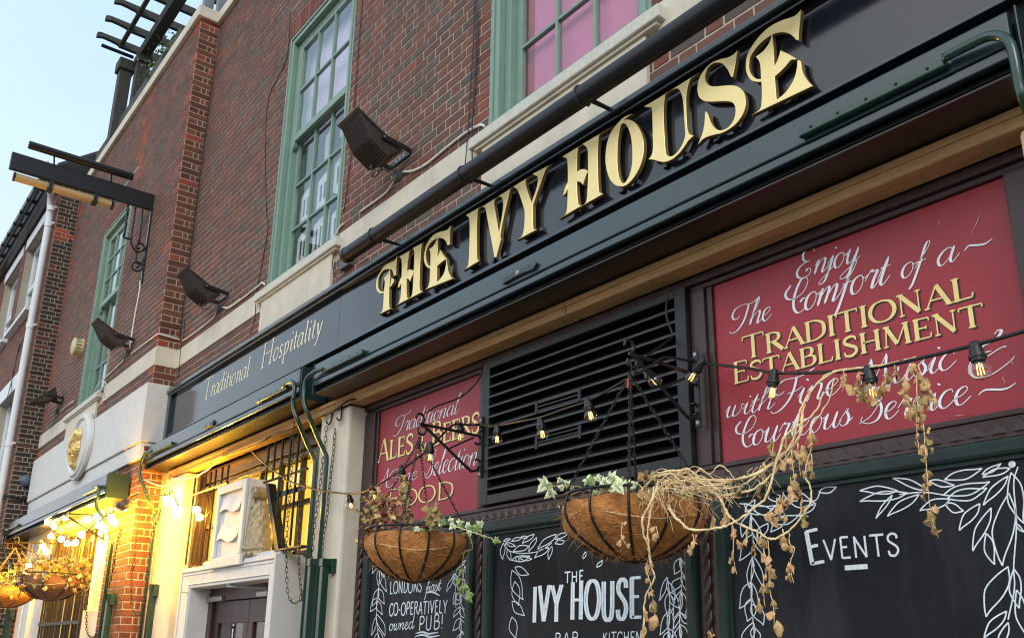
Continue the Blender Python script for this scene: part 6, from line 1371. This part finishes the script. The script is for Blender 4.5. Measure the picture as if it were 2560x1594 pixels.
for (u, v, s_) in ((1300,700,.05),(1335,690,.055),(1370,690,.06),(1400,710,.05),(1430,700,.05),(1460,730,.05),(1490,710,.045),(1500,740,.05),(1540,745,.05),(1585,730,.075),(1600,710,.05),(1520,770,.04),(1120,745,.04),(1150,735,.045),(1190,740,.04),(1230,735,.035),(1690,815,.05),(1620,795,.03),(1460,1035,.04),(1440,1110,.045),(1470,1140,.05),(1450,1170,.045),(1490,1200,.06),(1500,1225,.05),(1440,1200,.03)):
    inst('leaf', (IVYM if v < 780 and r.random() < .6 else IVYG)[r.randrange(3)], P('J', u, v, -.47), Euler((r.uniform(-.3, .5), r.uniform(-2.5, 2.5), r.uniform(.4, 1.4))), IV2, s_*.80)
stem(IV2, [('J',1400,720,-.5),('J',1500,750,-.5),('J',1560,770,-.5),('J',1650,800,-.5),('J',1690,820,-.5)], .003, .002); stem(IV2, [('J',1510,760,-.5),('J',1530,880,-.5),('J',1480,900,-.5),('J',1460,1000,-.5),('J',1470,1200,-.5)], .0025, .002, m=DRYLEAF2)

# --- the two lit baskets at left
zb = 2.36
C3 = Vector((-11.02, -.70, 2.33)); C4 = Vector((-14.15, -.72, 2.36))
BK3 = basket('hanging basket with brown liner lit yellow before the left window', C3, .33, .27, (C3.x, C3.y, 2.98), 3, liner=HESS, fuzz=0, ribs=9, chm=CHS2)
q4 = P('m', 205, 1080, -.70)
C4 = Vector((q4.x, -.70, P('n', 200, 740, -.70).z)); BK4 = basket('leftmost hanging basket under the corner of the awning box', C4, .34, .27, (q4.x, -.70, q4.z-.02), 4, liner=COIR, fuzz=0, ribs=9, chm=CHS2)
t4 = thing('basket_bracket', 'leftmost scrolled bracket carrying the far basket', 'bracket', (q4.x, -.24, 2.7), group='scrolled iron brackets for the hanging baskets')
MB().tube([(q4.x, -.23, q4.z+.02), (q4.x, -.70, q4.z)], .011, 6).build('arm', BLACKM, t4); MB().tube([(q4.x, -.23, q4.z-.25), (q4.x, -.70, q4.z)], .011, 6).build('strut', BLACKM, t4)
MB().tube([(q4.x, -.70-.03*math.cos(a), q4.z+.035+.035*math.sin(a)) for a in [i*.5 for i in range(12)]], .008, 6).build('scroll', BLACKM, t4); MB().box(q4.x-.02, q4.x+.02, -.25, -.235, q4.z-.3, q4.z+.08).build('back_plate', BLACKM, t4)
t5 = thing('basket_bracket', 'bracket half lost in the glow above the lit basket', 'bracket', (C3.x, -.24, 2.7), group='scrolled iron brackets for the hanging baskets')
MB().tube([(C3.x, -.23, 3.02), (C3.x, C3.y, 3.0)], .011, 6).build('arm', BLACKM, t5); MB().tube([(C3.x, -.23, 2.75), (C3.x, C3.y, 3.0)], .011, 6).build('strut', BLACKM, t5); MB().box(C3.x-.02, C3.x+.02, -.25, -.235, 2.72, 3.1).build('back_plate', BLACKM, t5)
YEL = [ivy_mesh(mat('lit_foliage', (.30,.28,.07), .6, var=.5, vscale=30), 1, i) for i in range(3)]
for (C, nm, lb, n) in ((C3, 'basket_plant', 'bushy green and dry plant filling the lit basket', 210), (C4, 'basket_plant', 'plant spilling over the leftmost basket towards the bulbs', 120)):
    t = thing(nm, lb, 'plant', C); r = random.Random(n)
    for i in range(n):
        a = r.uniform(0, 2*math.pi); rr_ = .34*math.sqrt(r.random()); h = r.random()**1.3*.20*(1.2-rr_*1.5)
        p = C+Vector((rr_*math.cos(a)*1.1, rr_*math.sin(a)*1.1, h-.01))
        if r.random() < .22: p = C+Vector((.36*math.cos(a), .36*math.sin(a), -r.random()*.16))
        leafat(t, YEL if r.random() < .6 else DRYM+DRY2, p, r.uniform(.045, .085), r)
    for i in range(26):
        a = r.uniform(0, 2*math.pi); q = C+Vector((.25*math.cos(a), .25*math.sin(a), 0)); MB().tube(spl3([q, q+Vector((.03, .0, .09)), q+Vector((.10*math.cos(a), .10*math.sin(a), .14+.1*r.random()))]), .003, 5).build('stem', DRYLEAF2, t)

# ================================================================ string lights
SL = thing('string_lights', 'black festoon cable with clear filament bulbs strung across the shopfront', 'string lights', (-3, -.2, 2.6))
cab = [('H',1900,825,-.33),('H',1826,850,-.33),('H',1475,948,-.32),('H',1050,1050,-.31),('H',715,1118,-.30),('H',400,1142,-.26),('H',50,1147,-.18),('G',1700,1115,-.10),('G',1375,1080,.03),('G',1310,1068,.04),('G',1100,1035,-.12),('G',1010,1085,-.20),('G',900,1150,-.28),('G',840,1180,-.33),('G',700,1260,-.30),('G',545,1345,-.26),('G',380,1400,-.22),('G',195,1465,-.16),('G',60,1490,-.12),
 ('g',1655,878,.02),('g',1450,872,.08),('g',1290,870,.0),('g',1165,880,-.10),('g',930,1115,-.30),('g',800,1215,-.30),('g',640,1345,-.30),('J',1190,200,-.30),('J',1030,322,-.30),('J',830,448,-.26),('J',735,485,-.18),('J',655,490,-.12),('J',500,476,-.10),('J',380,450,-.08),('J',200,390,-.06),('y1',1040,930,-.04),('y1',800,770,-.03),('y1',540,530,-.02)]
MB().tube(spl3([P(*p) for p in cab], 5), .0062, 7).build('cable', CABLEB, SL, smooth=True)
MB().tube(spl3([P('g',900,735,-.34), P('g',1000,670,-.2), P('g',1250,575,.0), P('g',1400,450,.09), P('g',1480,330,.11), P('g',1500,210,.12)], 6), .005, 6).build('feed_cable', CABLEB, SL, smooth=True)
MB().tube(spl3([P('G',860,1170,-.34), P('G',930,1060,-.25), P('G',1010,990,-.1), P('G',1130,905,.08), P('G',1145,870,.10), P('G',1105,750,.10), P('G',1105,640,.10), P('G',1140,560,.11)], 6), .006, 6).build('feed_cable', CABLEB, SL, smooth=True)
def bulb(k, u0, v0, u1, v1, y, lit=False, par=SL, sc=1.):
    A, B = P(k, u0, v0, y), P(k, u1, v1, y-.01); d = (B-A).normalized(); R_ = d.to_track_quat('Z', 'Y').to_matrix().to_4x4()
    rb = .032*sc; s0 = -.062*sc; b0 = B; M = R_
    MB().lathe([(.001, s0-.030), (.014, s0-.030), (.018, s0-.022), (.018, s0-.006), (.0205, s0-.004), (.0205, s0+.012), (.025, s0+.014), (.025, s0+.024), (.021, s0+.026), (.020, s0+.034), (.015, s0+.036)], b0, 16, M).build('bulb_socket', BLACKM, par, auto=True)
    gp = [(.013, -.034)]+[(rb*math.sin(a), -rb*math.cos(a)) for a in [.55+(math.pi-.55)*i/8 for i in range(9)]]
    g_ = MB().lathe(gp, b0, 18, M).build('bulb', LITBULB if lit else BULBG, par, smooth=True)
    if not lit:
        f_ = MB(); R3 = R_.to_3x3()
        for i in range(4):
            a = i*math.pi/2+.4; o_ = Vector((.009*math.cos(a), .009*math.sin(a), 0)); f_.tube([b0+R3 @ (o_*.7+Vector((0, 0, -.020))), b0+R3 @ (o_+Vector((0, 0, .016)))], .0019, 5)
        f_.build('filament', FILAM, g_)
for a in ((('H',1475,945,1515,1125,-.32)),('H',712,1115,745,1280,-.30),('H',45,1130,28,1290,-.18),('G',1345,1080,1282,1178,.02),('G',935,1105,1020,1205,-.16),('G',538,1335,562,1452,-.26),('K',0,0,0,0,0),('g',1655,865,1652,1030,.02),('g',1262,850,1250,1005,.0),('g',930,1115,925,1222,-.30),('J',828,440,835,512,-.25),('J',655,488,672,575,-.12),('J',1030,325,1035,385,-.30)):
    if a[0] == 'K': bulb('G', 200, 1460, 218, 1585, -.16)
    else: bulb(*a)
SL2 = thing('string_lights', 'string of glowing warm bulbs bunched over the left window and doorway side', 'string lights', (-12, -.5, 2.9))
LIT = [('j',60,905,-.16),('j',125,880,-.13),('j',385,935,-.10),('j',395,975,-.09),('j',545,1075,-.08),('j',525,1120,-.10),('j',760,1075,.02),('j',800,1165,.02),('m',1225,760,-.43),('m',1110,800,-.43),('m',1395,765,-.43),('m',1240,860,-.43),('m',1310,905,-.43),('m',1440,830,-.43),('m',640,1000,-.43),('m',770,1040,-.43),('m',850,1095,-.43),('m',950,1085,-.43),('m',1025,985,-.43),('m',680,880,-.43),('m',600,830,-.43),('m',820,770,-.43),('m',540,1130,-.58),('m',575,1200,-.58),('m',355,1385,-.58),('m',310,1500,-.58)]
pl_i = 0
for (k, u, v, y) in LIT:
    bulb(k, u-12, v-40, u, v, y, True, SL2, 1.15)
MB().tube(spl3([P('m',310,1440,-.6), P('m',350,1330,-.6), P('m',540,1080,-.62), P('m',640,950,-.6), P('m',770,990,-.6), P('m',950,1040,-.6), P('m',1100,940,-.58), P('m',1240,820,-.6), P('m',1400,720,-.5), P('m',1600,560,-.42), P('j',60,870,-.25), P('j',385,900,-.15), P('j',440,830,-.13), P('j',545,1030,-.08), P('j',700,1030,0), P('j',800,1110,.0), P('j',880,1160,.02), P('j',960,1060,.05)], 5), .007, 6).build('cable', CABLEB, SL2, smooth=True)
def plight(name, p, W, rad=.03, col=(1, .475, .010)):
    l = bpy.data.lights.new(name, 'POINT'); l.energy = W; l.shadow_soft_size = rad; l.color = col; o = bpy.data.objects.new(name, l); COL.objects.link(o); o.location = p; return o
LPK = 2.3
for (k, u, v, y, W) in (('j',60,905,-.14,2),('j',385,955,-.05,7),('j',545,1100,-.11,26),('j',780,1120,-.04,14),('m',1240,860,-.43,30),('m',1110,800,-.38,40),('m',1395,765,-.42,12),('m',850,1095,-.40,46),('m',640,1000,-.36,34),('m',600,830,-.38,26),('m',560,1170,-.55,7),('m',330,1440,-.6,7)):
    plight('bulb_glow', P(k, u, v, y), W*LPK)
WL = thing('wall_lamp', 'small round floodlight on an arm glowing beside the brick pier under the left awning', 'lamp', P('m', 1640, 600, -.27))
q = P('m', 1560, 630, -.45); MB().lathe([(.02, .07), (.06, .05), (.085, 0), (.08, -.004), (.001, .0)], q, 18, Euler((.7, .5, 0)).to_matrix().to_4x4()).build('shade', FLOODM, WL, smooth=True)
MB().lathe([(.001, .03), (.05, .012), (.06, 0), (.001, -.004)], q+Vector((-.02, -.02, -.035)), 16).build('lamp_glass', LITBULB, WL, smooth=True)
MB().tube([P('m',1690,540,-.25), P('m',1600,570,-.36), q], .010, 6).build('arm', STEEL, WL)
plight('lamp_glow', q+Vector((-.05, -.05, -.10)), 30*LPK, .05)

# ================================================================ hanging chains and hooks, receiver posts
def hchain(label, pts, hook=None, me=None):
    t = thing('hanging_chain', label, 'chain', P(*pts[0]), group='chains hanging beside the awning poles')
    chain(t, [P(*p) for p in pts], me or CHL, .040); return t
hchain('black chain looping down in front of the lit grille by the door surround', [('y1',1185,20,-.03),('y1',1170,350,-.03),('y1',1105,1340,-.03),('y2',205,100,-.04),('y2',198,350,-.05),('y2',205,560,-.05),('y2',232,632,-.05),('y2',262,636,-.05),('y2',292,590,-.05),('y2',278,380,-.05),('y2',282,60,-.04),('y1',1300,700,-.03),('y1',1325,440,-.03)])
hchain('black chain looped from two hooks down the white pilaster beside the green poles', [('y1',1668,150,-.02),('y1',1650,380,-.02),('y1',1600,800,-.02),('y1',1550,1200,-.02),('y2',385,100,-.02),('y2',370,230,-.02),('y2',362,330,-.02),('y2',335,480,-.02),('y2',302,600,-.02),('y2',318,638,-.02),('y2',345,632,-.02),('y2',372,590,-.02),('y2',385,540,-.02),('y2',402,430,-.02),('y2',428,320,-.02),('y2',440,200,-.02),('y2',463,52,-.02),('y1',1700,1200,-.02),('y1',1745,800,-.02),('y1',1780,480,-.02),('y1',1805,150,-.02)])
CHB = link_mesh(BLACKM, .056, .026, .0034)
hchain('thin chain hanging down the orange lit side of the brick pier', [('m',1760,560,-.28),('m',1740,800,-.28),('m',1705,1050,-.28),('m',1685,1400,-.28),('n',1890,500,-.28),('n',1882,850,-.28),('n',1890,1060,-.28),('n',1940,1168,-.28),('n',2000,1150,-.28),('n',2050,1060,-.28),('j',215,1340,-.28),('j',270,1240,-.28),('j',310,1060,-.20)], me=CHB)
hchain('chain hanging beside the left green pole in front of the white pilaster', [('m',1530,880,-.30),('m',1480,1080,-.30),('m',1430,1350,-.30),('n',1640,430,-.30),('n',1570,720,-.30),('n',1550,830,-.30)], me=CHB)
hchain('lower chain loop against the white pilaster base at left', [('n',1250,900,-.26),('n',1240,1100,-.26),('n',1245,1400,-.26),('n',1300,1500,-.26),('n',1370,1470,-.26),('n',1405,1380,-.26)], me=CHB)
for (k, pts, lb) in (('h', [(555,740,-.01),(545,850,-.02),(520,905,-.03),(495,900,-.03),(485,870,-.03)], 'left black hook in the top of the white pilaster'), ('h', [(678,685,-.01),(670,820,-.02),(650,855,-.03),(625,850,-.03),(618,825,-.03)], 'right black hook in the top of the white pilaster')):
    o = MB().tube(spl3([P(k, *p) for p in pts]), .0075, 8).build('hook', BLACKM, smooth=True); tag(o, lb, 'hook', 'hooks in the white pilaster')
PO = [('receiver_post', 'y2', 370, 352, 330, 868, 'square green awning pole socket left of its pair on the white pilaster'), ('receiver_post', 'y2', 450, 352, 415, 868, 'square green awning pole socket with wall bracket on the white pilaster')]
for nm, k, u0, v0, u1, v1, lb in PO:
    q = P(k, u0, v0, -.06); t = thing(nm, lb, 'post', (q.x, -.05, .2), group='green awning pole sockets')
    MB().box(q.x-.022, q.x+.022, -.085, -.035, .2, q.z-.02).build('post', GREENARM, t, bevel=.004); MB().box(q.x-.027, q.x+.027, -.092, -.028, q.z-.055, q.z).build('collar', GREENARM, t, bevel=.003); MB().box(q.x-.015, q.x+.06, -.03, -.001, q.z-.10, q.z).build('wall_bracket', GREENARM, t, bevel=.002)
for (k, u0, v0, y, lb) in (('n', 1590, 870, -.30, 'green awning pole socket against the brick pier'), ('I', 1090, 1130, -.03, 'green awning pole socket left of the doorway on the white pilaster'), ('n', 160, 1110, -.30, 'green awning pole socket below the leftmost basket')):
    q = P(k, u0, v0, y); t = thing('receiver_post', lb, 'post', (q.x, y, .2), group='green awning pole sockets')
    MB().box(q.x-.03, q.x+.03, y-.03, y+.03, .2, q.z-.02).build('post', GREENARM, t, bevel=.004); MB().box(q.x-.038, q.x+.038, y-.038, y+.038, q.z-.06, q.z).build('collar', GREENARM, t, bevel=.003); MB().box(q.x+.03, q.x+.09, y-.02, y+.045, q.z-.12, q.z-.01).build('wall_bracket', GREENARM, t, bevel=.002)
EXTRA = thing('tangled_cable', 'tangled cables pinned under the tan batten above the doorway', 'cable', (-8, 0, 3.2))
for pts in ([('y1',790,320,.0),('y1',930,260,.0),('y1',1180,180,.02),('y1',1260,170,.03)], [('y1',100,600,-.01),('y1',250,560,-.01),('y1',520,470,-.01),('y1',660,410,-.01),('y1',780,330,-.01)], [('j',450,680,-.02),('j',640,680,-.01),('j',760,650,0),('j',900,570,.02),('j',1000,480,.03),('j',1080,400,.03)], [('j',90,690,-.2),('j',250,760,-.1),('j',380,770,-.02),('j',560,660,-.01)], [('h',430,830,-.02),('h',600,720,-.03),('h',780,600,-.03),('h',960,600,.06)]): MB().tube(spl3([P(*p) for p in pts], 4), .008, 6).build('cable_run', CABLEB if pts[0][0] != 'j' else CABLEW, EXTRA, smooth=True)
bpy.context.view_layer.update()
